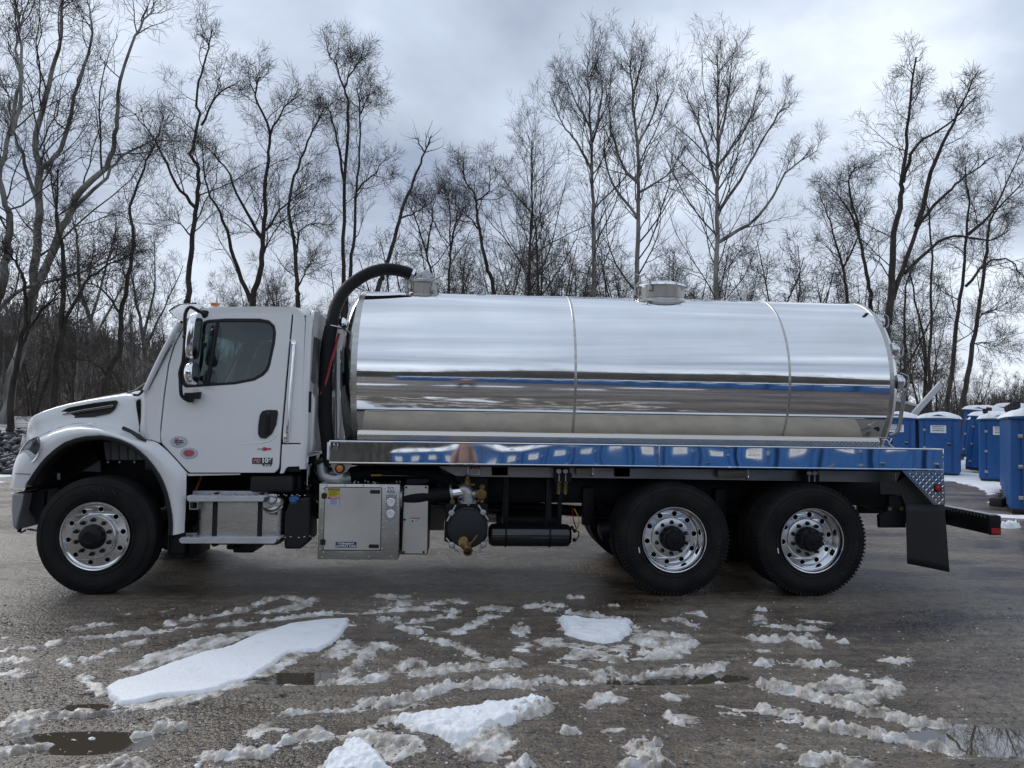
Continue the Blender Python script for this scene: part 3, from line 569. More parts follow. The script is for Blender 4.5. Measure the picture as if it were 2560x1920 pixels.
STY={ # limb ang, wobble, tropism, length factors, crookedness
 'locust':dict(ang=.72,wob=.17,trop=.05,l1=.50,l2=.46,l3=.48,n2=7,n3=5,n4=3,tw=.0085),
 'upright':dict(ang=.62,wob=.10,trop=.085,l1=.62,l2=.42,l3=.45,n2=9,n3=4.5,n4=2.6,tw=.0085),
 'sycamore':dict(ang=.7,wob=.18,trop=.06,l1=.48,l2=.46,l3=.48,n2=7,n3=5,n4=3,tw=.0085),
 'sparse':dict(ang=.7,wob=.15,trop=.05,l1=.13,l2=.3,l3=.3,n2=1.5,n3=1,n4=0,tw=.012),
 'bush':dict(ang=.8,wob=.2,trop=.06,l1=.40,l2=.45,l3=.45,n2=7,n3=5,n4=2,tw=.011)}
def side(paths,P,R,st,lev,H,span=(.15,1.),num=8,seeds=False):
    S_=STY[st]; n=len(P)-1
    for q in range(num):
        u=span[0]+(span[1]-span[0])*(q+rng.random())/num; i=min(int(u*n),n-1); f=u*n-i
        p=P[i]*(1-f)+P[i+1]*f; t=P[i+1]-P[i]; t=t/(np.linalg.norm(t)+1e-9); rr=(R[i]*(1-f)+R[i+1]*f)
        a=np.cross(t,rv(1)); a/=np.linalg.norm(a)+1e-9; an=S_['ang']*rng.uniform(.7,1.35); d=t*math.cos(an)+a*math.sin(an)
        if lev==1:
            L=H*S_['l1']*(1.2-.9*u)*rng.uniform(.6,1.2); r=min(rr*.6,.006*L+.01); bp,br=grow(p,d,L,r,7,S_['wob'],S_['trop'],.22); paths.append((bp,br,4)); side(paths,bp,br,st,2,L,(.15,1),max(1,int(S_['n2']*rng.uniform(.8,1.2))))
        elif lev==2:
            L=H*S_['l2']*(1.2-.7*u)*rng.uniform(.6,1.3); r=min(rr*.65,.03); bp,br=grow(p,d,L,r,5,S_['wob']*1.1,S_['trop'],.3); paths.append((bp,br,3)); side(paths,bp,br,st,3,L,(.15,1),max(0,int(S_['n3']*rng.uniform(.7,1.3))))
        elif lev==3:
            L=max(.35,H*S_['l3']*(1.2-.6*u)*rng.uniform(.6,1.3)); r=min(rr*.7,.014); bp,br=grow(p,d,L,r,3,S_['wob']*.95,S_['trop']*1.2,.55); paths.append((bp,br,3))
            if lod<2: side(paths,bp,br,st,4,L,(.2,1),int(S_['n4']*rng.uniform(.6,1.4)))
        else:
            L=max(.40,H*.7*rng.uniform(.6,1.2)); bp,br=grow(p,d,L,S_['tw']*.8,2,S_['wob']*.8,.05,.6); paths.append((bp,br,3))
lod=1
def tree(stems,Y,r0,st,mt,label,group=None,name='bare_tree',mc=None,num=14,lk=1.,balls=False,base=None):
    """stems: list of photograph polylines from the bottom up; the first is the trunk"""
    pts=[[np.array(at(a,b,Y+dy)) for (a,b,dy) in [(q if len(q)==3 else (*q,0)) for q in s]] for s in stems]
    foot=pts[0][0].copy(); b=foot.copy()
    if foot[2]>.1:
        d=(pts[0][1]-foot); d/=abs(d[2])+1e-6; b=foot-np.array([d[0]*.5,d[1]*.5,1])*foot[2]
        pts[0]=[b]+pts[0]
    E_=empty(name,tuple(b),label,'tree',group)
    H=max(p[-1][2] for p in pts); tp=[];cp=[]
    for i,P in enumerate(pts):
        Q=smoothpath(P,4); Q=[q+ (rv(.03) if 0<j<len(Q)-1 else 0) for j,q in enumerate(Q)]
        L=sum(np.linalg.norm(Q[j+1]-Q[j]) for j in range(len(Q)-1)); ra=r0*.68 if i==0 else min(r0*.55,.011*L+.02)
        R=ra*(1-.86*np.linspace(0,1,len(Q))**.9)+.008
        (tp).append((Q,R,7)); z0=(.16 if st=='upright' else .33) if i==0 else .10
        side(cp,Q,R,st,1,H*.75*lk if i==0 else max(L*1.0*lk,5),(z0,1.),int(num*1.22) if i==0 else max(5,int(num*.6*L/H*1.6)))
        bp,br=Q[-1],R[-1]
        side(cp,Q[-5:],R[-5:],st,2,3.6*lk,(.0,1.),6)
    tubes_np('trunk',tp,mt,E_); tubes_np('crown',cp,mc or barkt,E_)
    return E_
def X(*L): return [(a,b) for a,b in L]
m1=1.1573
A=lambda L:[(q[0]/1.6593,q[1]/1.6590) if len(q)==2 else (q[0]/1.6593,q[1]/1.659,q[2]) for q in L]           # zoomed crop 1
B=lambda L:[(700+q[0]/2.1825,q[1]/2.1825)+tuple(q[2:]) for q in L]
C3=lambda L:[(1300+q[0]/2.1825,q[1]/2.1825)+tuple(q[2:]) for q in L]
D4=lambda L:[(1900+q[0]/1.5364,q[1]/1.5364)+tuple(q[2:]) for q in L]
syc=barks; tw=barkt; dk=barkd
tree([A([(-30,1290),(15,1180),(30,1000),(45,900),(20,850),(0,700),(60,450),(90,200),(60,0)]),A([(-10,1290),(100,1200),(330,1130),(480,1070,-1)]),A([(45,560),(90,400),(70,200),(120,0)])],20,.26,'sycamore',syc,'pale leaning sycamore cut by the left edge of the picture',num=13)
tree([A([(40,1620),(110,1350),(140,1180),(160,950),(165,700),(150,600),(190,400),(230,250),(260,60),(250,-40)]),A([(130,1230),(260,950),(330,800),(440,690),(480,560),(490,400),(560,150),(640,40)]),A([(300,870),(420,760),(500,650),(620,590),(680,540)]),A([(165,700),(250,620),(330,330),(380,150),(360,0)]),A([(160,850),(90,640),(60,560),(20,350)])],24,.34,'sycamore',syc,'big pale forked sycamore at the left with mottled trunk',num=13)
tree([A([(50,1640),(80,1450),(110,1250),(75,1100),(30,1050)]),A([(80,1450),(170,1290),(250,1210)])],17,.16,'locust',dk,'crooked dark tree at the far left in front of the big sycamore',num=7,lk=.5)
tree([A([(225,1640),(245,1430),(262,1230),(262,1030),(230,900),(240,700)]),A([(235,1440),(330,1210),(430,1110),(540,1060)])],19,.20,'locust',dk,'straight dark trunk above the front of the hood',num=9,lk=.6)
tree([A([(430,1640),(445,1560),(500,1430),(500,1300),(535,1150),(550,980),(545,850),(600,700),(640,600)]),A([(500,1300),(420,1200),(330,1160)]),A([(445,1560),(380,1500),(250,1480)])],21,.19,'locust',dk,'wavy dark tree rising between hood and windscreen',num=10,lk=.65)
tree([A([(385,1420),(375,1330),(330,1180),(320,1000),(300,900)]),A([(375,1330),(420,1180),(470,1000),(480,900)]),A([(385,1400),(480,1240),(560,1050)])],42,.30,'sycamore',syc,'white fan shaped sycamore standing farther back at the left',num=12,lk=.9)
tree([A([(600,1560),(595,1400),(560,1230),(540,1100)]),A([(600,1450),(680,1280),(760,1100)]),A([(595,1400),(640,1200),(640,1000)])],46,.30,'sycamore',syc,'white spreading sycamore just in front of the cab, farther back',num=12,lk=.9)
tree([A([(770,1290),(780,1240),(790,1060),(805,950),(820,820),(825,700),(795,640),(825,500),(815,380),(860,230),(880,120)]),A([(810,860),(730,760),(650,590),(560,470)]),A([(795,980),(750,930),(715,920)]),A([(835,520),(900,400),(1000,330)])],26,.20,'locust',dk,'tall black locust behind the front of the cab roof',num=13,lk=.62)
tree([A([(1045,1300),(1050,1240),(1085,1100),(1090,990),(1100,850),(1105,700),(1120,560),(1060,400),(1080,320)]),A([(1040,1250),(970,1070),(930,920),(860,780),(840,600)]),A([(1085,985),(1000,840),(930,690),(850,600)]),A([(1095,960),(1180,850),(1300,760)]),A([(1120,560),(1180,450),(1250,390)])],28,.24,'locust',dk,'V shaped dark locust with two stems above the middle of the cab',num=14,lk=.62)
tree([A([(1235,1300),(1235,1200),(1225,1040),(1195,870),(1235,700),(1290,560),(1340,460)]),A([(1225,1040),(1260,940),(1340,930)]),A([(1235,1190),(1270,1120),(1290,1080)])],27,.18,'locust',dk,'dark tree with a broken side stub above the rear of the cab',num=12,lk=.6)
tree([B([(345,1620),(348,1400),(352,1000),(375,620),(350,480),(310,380),(270,290)]),B([(350,480),(400,380),(470,300)]),B([(352,1000),(300,700),(250,560)])],29,.17,'locust',dk,'slim tall locust just left of the black hose',num=10,lk=.5)
tree([B([(370,1620),(400,1350),(410,1150),(430,900),(440,600),(415,480)]),B([(415,1050),(500,960),(585,855)]),B([(440,620),(490,510)])],29.5,.15,'locust',dk,'slim twin locust leaning right behind the black hose',num=9,lk=.5)
tree([B([(530,1600),(560,1500),(625,1300),(680,1110),(740,950),(790,830),(825,740)]),B([(660,1190),(740,1160),(840,1090)]),B([(790,830),(760,780),(735,745)])],27,.19,'sparse',dk,'nearly dead leaning tree with few twigs above the top hatch',num=9)
tree([B([(835,1620),(800,1380),(740,1200),(700,1100)]),B([(800,1380),(830,1200),(850,1050)])],33,.12,'locust',dk,'small slanting tree directly behind the hose elbow',num=9,lk=.8)
tree([B([(920,1620),(925,1400),(925,1150),(900,1030)]),B([(925,1400),(960,1200),(980,1080)])],34,.11,'locust',dk,'thin straight tree to the right of the hose elbow',num=10,lk=.8)
tree([B([(1170,1620),(1130,1450),(1085,1250),(1075,1130),(1060,1060),(1010,980),(1000,880)]),B([(1065,1100),(1140,1040),(1140,900)]),B([(1080,1250),(1030,1180),(930,1100)])],31,.17,'locust',dk,'curved locust with an umbrella top in the low middle of the tree line',num=9,lk=.65)
tree([B([(1355,1640),(1365,1300),(1375,1000),(1375,760)]),B([(1410,1640),(1400,1300),(1380,1150)])],36,.15,'upright',barkb,'cone shaped young tree left of the three tall sycamores',num=22,lk=.85)
tree([C3([(405,1640),(400,1200),(392,900),(385,700),(375,500),(370,340)]),C3([(400,950),(310,780),(230,670),(160,500)]),C3([(385,700),(300,540),(250,400)]),C3([(385,800),(440,600),(440,380)])],34,.20,'upright',syc,'leftmost of the three tallest sycamores behind the tank',mc=tw,num=22,lk=.62)
tree([C3([(635,1640),(645,1200),(645,900),(625,650),(610,450),(600,330)]),C3([(645,1000),(560,900),(490,640),(500,400)]),C3([(650,1050),(800,960),(900,800)]),C3([(640,800),(740,600),(740,430)]),C3([(650,1200),(480,950),(460,700)])],34,.23,'upright',syc,'middle one of the three tallest sycamores, behind the round hatch',mc=tw,num=24,lk=.66)
tree([C3([(1072,1650),(1075,1200),(1078,900),(1082,600),(1075,300)]),C3([(1085,1150),(1200,980),(1350,720),(1450,560)]),C3([(1085,1320),(1300,1180),(1450,950),(1620,820)]),C3([(1080,900),(1230,700),(1310,460)]),C3([(1070,1000),(990,720),(890,480)]),C3([(1080,800),(1130,560),(1160,310)])],34,.26,'upright',syc,'rightmost and broadest of the three tallest sycamores',mc=tw,num=26,lk=.70)
tree([D4([(335,1200),(325,1050),(295,950),(270,850),(230,750)]),D4([(320,1030),(380,900),(350,820)])],33,.15,'locust',dk,'bent tree left of the tank end with a low round crown',num=12,lk=.75)
tree([D4([(430,1220),(415,1080),(390,950),(370,830),(340,700),(370,640)]),D4([(380,900),(330,790),(250,700)])],31,.19,'locust',dk,'crooked dark tree standing right behind the tank end',num=12,lk=.65)
tree([D4([(480,1320),(500,1150),(515,950),(540,760),(550,650),(570,450),(600,220)]),D4([(510,1150),(560,1000),(620,850),(720,740),(790,680),(900,600)]),D4([(600,870),(680,600),(760,430),(840,270)]),D4([(555,1050),(640,970),(740,905),(880,925),(960,880)]),D4([(550,700),(600,560),(720,480),(830,370)])],25,.30,'locust',dk,'biggest dark tree at the right with a double trunk by the tank rear',num=15,lk=.6)
tree([D4([(720,1600),(745,1350),(770,1150),(790,950),(800,780),(790,640)]),D4([(790,1100),(870,1010),(960,1000),(1020,1080)]),D4([(800,900),(900,800),(1010,560)])],27,.19,'locust',barkb,'bare straight trunk rising behind the white roofed booths',num=11,lk=.6)
tree([D4([(780,1590),(805,1400),(830,1250),(860,1050),(875,900),(900,820),(1010,700)]),D4([(825,1320),(870,1315)]),D4([(850,1210),(930,1180)])],26,.20,'locust',barkb,'trunk with stub branches between the booth rows at the right',num=11,lk=.6)
tree([D4([(565,1600),(560,1380),(555,1150),(590,1000)])],30,.17,'locust',barkb,'left of three close trunks behind the leaning white bar',num=8,lk=.6)
tree([D4([(625,1590),(640,1400),(600,1150),(560,1000)])],31,.16,'locust',barkb,'middle of three close trunks behind the leaning white bar',num=8,lk=.6)
tree([D4([(655,1590),(650,1400),(660,1150),(655,850),(640,780)])],29,.16,'locust',barkb,'right of three close trunks behind the leaning white bar',num=9,lk=.6)
# farther rows: a few kinds, copied
lod=1
for q in ('locust','upright','sycamore'): STY[q]['tw']=.011
def proto(st,H,r,mt,ns=1,num=14,lk=1):
    cp=[];tp=[]
    for s in range(ns):
        d=np.array([rng.normal()*.12,rng.normal()*.12,1]); P,R=grow([0,0,0],d,H*rng.uniform(.8,1),r*rng.uniform(.7,1),9,.08,.06,.15); tp.append((P,R,5)); side(cp,P,R,st,1,H*.8*lk,(.18,1),num)
    return tp,cp
def setproto(name,st,H,r,mt,ns,num,label,lk=1,cat='tree',group='trees in the wood behind the truck'):
    E_=empty(name,(0,0,0),label,cat,group); tp,cp=proto(st,H,r,mt,ns,num,lk); tubes_np('trunk',tp,mt,E_); tubes_np('crown',cp,barkt,E_); return E_
kinds=[setproto('bare_tree','locust',13,.14,barkd,1,14,'dark leafless tree in the dense row behind the tank truck'),
 setproto('bare_tree','bush',11,.12,barkb,2,11,'dark leafless tree in the dense row behind the tank truck'),
 setproto('bare_tree','upright',14,.13,barkb,1,20,'slender upright leafless tree in the dense row behind the tank truck'),
 setproto('bare_tree','bush',9,.10,barkd,3,9,'dark leafless tree in the dense row behind the tank truck'),
 setproto('bare_tree','sycamore',15,.18,barks,2,12,'pale barked leafless tree farther back in the wood behind the truck',lk=.9)]
used=set()
def put(k,x,y,s,rz):
    o=kinds[k]
    if k in used: o=copytree(o)
    used.add(k); o.location=(x,y,-.05); o.scale=(s,s,s); o.rotation_euler=(0,0,rz)
def hgt(px): return interp(px,[0,400,700,900,1200,1700,2100,2560],[9.5,9.5,11.5,12.5,13.5,13.5,12,7.5])
N=0
for row,(Yd,st,q) in enumerate(((33,82,.85),(40,58,.98),(50,62,1.12))):
    px=-60+row*30
    while px<2600:
        if px<620 and rng.random()<.38: px+=st; continue
        x=at(px+rng.uniform(-22,22),1000,Yd).x; k=[0,1,3,0,1,2,3,4][rng.integers(8)]
        if px<700 and rng.random()<.35: k=4
        base=[13,11,14,9,15][k]; s=hgt(px)*q*rng.uniform(.75,1.12)/base
        if px>2330: s*=.7
        put(k,x,Yd+rng.uniform(-2.5,2.5),s,rng.uniform(0,6.28)); N+=1; px+=st*rng.uniform(.7,1.3)
# undergrowth and the wooded slopes: nobody could count these
lod=1
paths=[]
for i in range(900):
    px=rng.uniform(-80,2640); Yd=rng.uniform(25,36); p=at(px,1000,Yd); p.z=0
    if 2250<px<2640 and rng.random()<.4: continue
    H=rng.uniform(.8,2.6); d=rv(.35)+np.array([0,0,1]); bp,br=grow(p,d,H,.014,4,.18,.02,.4); paths.append((bp,br,3)); side(paths,bp,br,'bush',3,H*1.3,(.2,1),5)
o=tubes_np('undergrowth',paths,mat('brown_brush',(.07,.048,.034),.9,col2=(.11,.085,.065),cscale=1)); tag(o,'tangle of thin brown brush and saplings along the edge of the wood',kind='stuff')
def woods(name,n,fx,label,H0=8,m=None):
    paths=[]
    for i in range(n):
        p=fx(i)
        if p is None: continue
        H=H0*rng.uniform(.6,1.25); d=rv(.08)+np.array([0,0,1]); bp,br=grow(p,d,H,.11,3,.07,.02,.2); paths.append((bp,br,3))
        for q in range(7):
            u=rng.uniform(.35,1); a=bp[0]*(1-u)+bp[-1]*u; an=rng.uniform(0,6.28); dd=np.array([math.cos(an),math.sin(an),1.2]); L=H*.32*(1.25-u)
            b2,r2=grow(a,dd/np.linalg.norm(dd),L,.045,2,.15,.02,.4); paths.append((b2,r2,3))
    tag(tubes_np(name,paths,m or mat('distant_bare_wood',(.11,.096,.086),.95,col2=(.23,.205,.185),cscale=.15)),label,kind='stuff')  # default wood tones raised: far haze is put into the colour
def onhill(i):
    px=rng.uniform(-120,900) if i%4 else rng.uniform(2300,2680); r=ray(px,interp(px,*zip(*HS))); r=r/math.hypot(r[0],r[1]); D=interp(px,[0,900,1600,2560],[150,260,420,300]); u=rng.uniform(.42,1.0)
    top=(CAM+r*D)[2]; z=np.interp(u,[.42,.6,.8,1],[-.5,top*.30,top*.68,top]); x,y=CAM[0]+r[0]*D*u,CAM[1]+r[1]*D*u
    return np.array([x,y,z-.3])
woods('wooded_hillside',2200,onhill,'far wooded hillside of countless bare grey trees',4.6)
def behind(i):
    a=math.radians(rng.uniform(105,258)); u=rng.uniform(75,128); hh=19+5*math.sin(a*7)+2*math.sin(a*19); z=np.interp(u,[85,100,125],[0,hh*.4,hh]); return np.array([4+math.sin(a)*u,math.cos(a)*u,z])
woods('wooded_hillside',1500,behind,'bare wood behind the camera seen as the dark band in the tank',8,mat('dark_bare_wood',(.035,.032,.029),.95,col2=(.06,.054,.048),cscale=.15))
pin=mat('pine_needles',(.018,.028,.016),.9,col2=(.03,.045,.026),cscale=3)
P=[];Rr=[]
for px in [40,70,85,96,150,165,178,214,330,344,395,408]:
    r=ray(px,interp(px,*zip(*HS))); r=r/math.hypot(r[0],r[1]); D=interp(px,[0,900],[150,260]); b=CAM+r*D; H=rng.uniform(3,5.5)
    for q in range(42): u=rng.random()**.8; w=(1-u)*1.5+.12; P.append(b+np.array([rng.normal()*w*.6,rng.normal()*w*.6,u*H-.4])); Rr.append(rng.uniform(.2,.45)*(1.15-u))
blobs('pine_grove',np.array(P),np.array(Rr),pin,squash=.5,label='few dark pines on the crest of the left hill')
# ================================================================ TANK TRUCK
T=empty('tanker_truck',(0,1.2,0),'white cab truck carrying a long polished aluminium vacuum tank','truck')
LX=3.3
def yshift(a,b):                # surface of the cab side leans inwards towards the roof
    def f(w): return Vector((w.x,w.y+a*max(0,w.z-b),w.z))
    return f
tum=yshift(.075,1.15)
def mir(w): return Vector((w.x,2.4-w.y,w.z))
CY=.09
Bp=lambda L:[(380+a/3.456,740+b/3.456) for a,b in L]
Ap=lambda L:[(a/4.254,720+b/4.254) for a,b in L]
Cp=lambda L:[(a/3.95,1080+b/3.95) for a,b in L]
Dp=lambda L:[(440+a/5.267,1140+b/5.267) for a,b in L]
Ep=lambda L:[(760+a/5.267,1140+b/5.267) for a,b in L]
Fp=lambda L:[(1080+a/4.608,1100+b/4.608) for a,b in L]
Hp=lambda L:[(1840+a/3.072,1080+b/3.072) for a,b in L]
winout=Bp([(450,196),(600,184),(900,184),(985,200),(1035,245),(1048,310),(1040,400),(1003,590),(985,640),(945,685),(870,727),(700,760),(270,788),(238,760),(226,700),(228,640),(290,450),(395,235),(418,208)])
winin=Bp([(470,214),(600,208),(900,210),(970,222),(1015,260),(1024,310),(1016,400),(980,585),(960,630),(920,668),(860,705),(700,738),(290,768),(255,745),(248,700),(252,640),(312,460),(412,245),(436,222)])
doorout=[(452,812),(500,783),(560,778),(723,778),(713,914),(701,1087),(698,1160),(696,1172),(686,1182),(475,1182),(468,1177),(402,1108),(399,1090),(400,1073),(406,992),(415,911),(428,862)]
def cabpanel(name,pts,parent,th=.03,holes=(),bev=.006,m=white,rnd=0,Y=CY,both=True,res=2):
    o=plate(name,pts,Y,th,m,parent,bev,rnd,holes,fn=tum,res=res)
    if both:
        me=o.data.copy()
        for v in me.vertices: v.co.y=2.4-v.co.y
        me.flip_normals(); link(name,me,None,parent)
    return o
cab=None
# cab shell parts (side sheets around the door, roof, back wall)
door=cabpanel('door',doorout,T,.03,[winout])
frontpil=[(452,800),(362,983),(360,1010),(359,1040),(362,1075),(372,1098),(399,1108),(397,1073),(403,992),(412,911),(425,860),(449,811),(500,779),(560,774),(723,774),(724,770),(500,770),(470,782)]
cabpanel('cab_side',frontpil,T,.03,bev=.004,Y=CY+.004)
cabpanel('cab_side',[(727,772),(740,773),(752,784),(757,800),(756,900),(753,1108),(706,1108),(705,1087),(717,914)],T,.03,bev=.008,Y=CY)
cabpanel('sill_panel',[(704,1111),(753,1111),(753,1166),(720,1167),(714,1172),(709,1183),(699,1184),(702,1172)],T,.03,bev=.005,Y=CY-.002)
cabpanel('sill_panel',[(402,1113),(470,1184),(600,1184),(600,1187),(470,1190),(461,1181)],T,.03,bev=.002,Y=CY+.02)
# window seal, glass, divider
def seg2(pts): return pts
plate('window_seal',winout,CY-.004,.03,black,T,.003,0,[winin],fn=tum)
plate('side_window',winin,CY+.012,.004,tint,door,0,fn=tum)
me=bpy.data.objects['side_window'].data.copy(); 
for v in me.vertices: v.co.y=2.4-v.co.y
link('side_window',me,None,T)
plate('window_divider',Bp([(520,208),(545,208),(475,752),(440,757)]),CY-.002,.02,black,T,.002,fn=tum)
# roof
def zsur(px,py,Y): return at(px,py,Y)
rows=[]
prof=[(452,806),(470,783),(500,771),(560,767),(640,766),(724,767),(745,771),(757,784),(760,800)]
for (px,py) in prof:
    w=at(px,py,CY+.11); row=[]
    crown=.05*min(1,(px-440)/60)
    for s in np.linspace(0,1,17):
        y=CY+.11+s*(2.4-2*(CY+.11)); e_=1-abs(2*s-1)**3.2; row.append((w.x-(.16*e_ if px<500 else .04*e_ if px<560 else -0.03*e_ if px>740 else 0),y,w.z+crown*e_))
    rows.append(row)
grid('cab_roof',rows,white,T)
def edge_round(flip):
    G=[]
    for (px,py) in prof:
        w=at(px,py,CY+.11); qy=tum(Vector((w.x,CY,w.z-.06))).y; r=[]
        for t in np.linspace(0,1,7):
            a=t*math.pi/2; y=(CY+.11)-(CY+.11-qy)*math.sin(a); z=w.z-.07*(1-math.cos(a)); r.append((w.x,y if not flip else 2.4-y,z))
        G.append(r)
    grid('roof_edge',G,white,T)
edge_round(0); edge_round(1)
# back wall, seen obliquely
XB=atX(757,900,1.83).x; XB=at(758,900,CY).x+.035
zt=2.60; zb=1.17
def yz(name,L,X,th,m,parent,bev=.004,rnd=.0,holes=()):
    loops=[rounded(L,rnd) if rnd else L]+list(holes)
    me=curve2d(loops,th,bev,2); me.name=name
    for v in me.vertices: y,z,d=v.co; v.co=Vector((X+d,y,z))
    me.update(); auto(me,35); return link(name,me,m,parent)
def rr(y0,y1,z0,z1,r): return rounded([(y0,z0),(y1,z0),(y1,z1),(y0,z1)],r)
wl=rounded([(.22,1.98),(.70,1.92),(.70,2.42),(.30,2.42)],.05); wc=rr(.78,1.62,1.92,2.42,.06); wr=[(2.4-a,b) for a,b in wl]
yz('cab_back_wall',[(.13,1.16),(2.27,1.16),(2.24,2.0),(2.2,2.5),(2.08,2.68),(.32,2.68),(.2,2.5),(.16,2.0)],XB,.03,white,T,.006,.05,[wl,wc,wr])
for L in (wl,wc,wr): yz('rear_window',L,XB,.006,tint,T,0)
for s in (0,1):
    G=[]
    for z in np.linspace(1.15,2.62,9):
        r=[]
        for t in np.linspace(0,1,7):
            a=t*math.pi/2; y0=CY+.075*max(0,z-1.15); x0=at(756,900,CY).x; y=y0+.045*(1-math.cos(a)); x=x0+(XB+.014-x0)*math.sin(a); r.append((x,y if not s else 2.4-y,z))
        G.append(r)
    grid('cab_corner',G,white,T)
for i in range(14):
    y=.30+i*.138
    tube('pressed_rib',[(XB+.012,y,1.30),(XB+.020,y,1.36),(XB+.020,y,1.80),(XB+.012,y,1.86)],[.012,.026,.026,.012],white,T,k=8)
box('back_lower_sheet',XB+.014,XB+.022,.16,2.24,.99,1.26,poly,T)
box('cab_vent',XB+.012,XB+.03,.15,.20,1.68,1.88,black,T)
# windscreen
wsL=at(452,803,CY+.12); wsB=at(340,987,CY+.05)
G=[]
for t in np.linspace(0,1,8):
    r=[]
    for s in np.linspace(0,1,15):
        y=.22+s*1.96; e_=1-abs(2*s-1)**2.5; x=wsL.x+(wsB.x-wsL.x)*t; z=wsL.z+(wsB.z-wsL.z)*t; r.append((x-.16*e_,y,z+.01*e_))
    G.append(r)
grid('windscreen',G,tint,T)
for s in (0,1):
    P=[at(456,801,CY+.10),at(415,868,CY+.07),at(380,930,CY+.05),at(352,983,CY+.04),at(334,987,CY+.04)]
    if s: P=[mir(p) for p in P]
    tube('screen_seal',P,.012,black,T,k=6,sm=3)
    P=[at(449,806,CY+.05),at(408,880,CY+.04),at(362,976,CY+.03)]
    if s: P=[mir(p) for p in P]
    tube('screen_pillar',P,.022,white,T,k=8,sm=3)
tube('wiper',[at(318,983,.4),at(338,976,.5),at(368,955,.7)],.008,black,T,k=6)
# interior
lin=mat('grey_cab_lining',(.035,.037,.04),.85)
q=plate('door_lining',doorout,CY+.034,.008,lin,T,0,0,[winout],fn=tum); me=q.data.copy()
for v in me.vertices: v.co.y=2.4-v.co.y
link('door_lining',me,None,T)
yz('back_lining',[(.16,1.18),(2.24,1.18),(2.21,2.0),(2.17,2.5),(2.06,2.65),(.34,2.65),(.23,2.5),(.19,2.0)],XB-.028,.012,lin,T,0,0,[wl,wc,wr])
box('roof_lining',at(500,800,.3).x,XB-.04,.24,2.16,2.60,2.615,lin,T,.002)
box('cab_floor',at(400,1150,.5).x,XB-.04,.16,2.24,1.12,1.18,black,T)
box('dashboard',wsB.x+.02,wsB.x+.42,.22,2.18,1.45,1.80,black,T,.05,3)
tube('steering_wheel',[(.78+.10*math.cos(a)*.4+.0,.62+.23*math.sin(a),1.86+.21*math.cos(a)) for a in np.linspace(0,2*math.pi,25)],.014,black,T,k=6,cap=False)
tube('steering_column',[(.55,.62,1.6),(.76,.62,1.84)],.03,black,T,k=8)
def seat(y):
    box('seat',1.02,1.52,y-.25,y+.25,1.40,1.54,black,T,.05,3)
    box('seat_back',1.46,1.60,y-.25,y+.25,1.50,2.12,black,T,.05,3,fn=lambda w:Vector((w.x+.16*(w.z-1.5),w.y,w.z)))
    box('head_rest',1.55,1.66,y-.14,y+.14,2.14,2.34,black,T,.04,3)
seat(.60); seat(1.75)
# sun visor over the windscreen
G=[]
for s in np.linspace(0,1,17):
    y=.16+s*2.08; e_=1-abs(2*s-1)**2.2; tip=at(425,778,.2); a=at(452,762,.2); b=at(494,760,.2); c=at(456,801,.2); xo=-.14*e_; zo=.03*e_
    G.append([(b.x+xo,y,b.z+zo+.01),(a.x+xo,y,a.z+zo),((a.x+tip.x)/2+xo,y,(a.z+tip.z)/2+.012+zo),(tip.x+xo,y,tip.z+zo),(tip.x+.02+xo,y,tip.z-.02+zo),((tip.x+c.x)/2+xo,y,(tip.z+c.z)/2-.02+zo),(c.x+xo,y,c.z+zo)])
grid('sun_visor',G,chrome,T)
for s in (0,1):
    o=plate('visor_end',[(425,778),(452,762),(494,760),(505,768),(490,785),(456,803),(436,792)],.16,.02,chrome,T,.002)
    if s: 
        for v in o.data.vertices: v.co.y=2.4-v.co.y
        o.data.flip_normals()
for y in (.55,.9,1.2,1.5,1.85): 
    w=at(533,764,.5); box('roof_marker_lamp',w.x-.035,w.x+.035,y-.035,y+.035,w.z+.0,w.z+.038,amber,T,.015,3)
# door furniture
plate('handle_recess',rounded(Bp([(985,983),(1070,985),(1078,1010),(1065,1110),(1030,1190),(975,1233),(925,1225),(908,1190),(908,1120),(920,1030),(940,995)]),2,2),CY-.014,.02,black,door,.004,fn=tum)
plate('door_handle',Bp([(975,1035),(1003,1035),(1003,1200),(965,1195)]),CY-.028,.012,chassis,door,.004,fn=tum)
w=tum(at(*Bp([(995,1010)])[0],CY-.03)); lathe('key_lock',[(0,.008),(.008,.008)],w,(0,1,0),chrome,door,16)
for q in ([(1208,415),(1205,450),(1195,640),(1180,880),(1165,1180),(1160,1235)],):
    P=[tum(at(*Bp([a])[0],CY-.03)) for a in q]; P[0].y=CY+.10; P[0]=tum(at(*Bp([q[0]])[0],CY-.012)); P[-1]=tum(at(*Bp([q[-1]])[0],CY-.012))
    tube('grab_handle',P,.016,chrome,T,k=10,sm=4)
    for a in (q[0],q[-1]):
        w=tum(at(*Bp([a])[0],CY)); box('handle_foot',w.x-.022,w.x+.022,w.y-.016,w.y+.004,w.z-.04,w.z+.04,chrome,T,.006)
tube('door_crease',[tum(at(a,b,CY+.004)) for a,b in ((528,1113),(600,1111),(650,1107),(675,1101),(690,1088),(695,1070))],[.002,.005,.008,.009,.008,.003],white,door,k=10,sm=4)
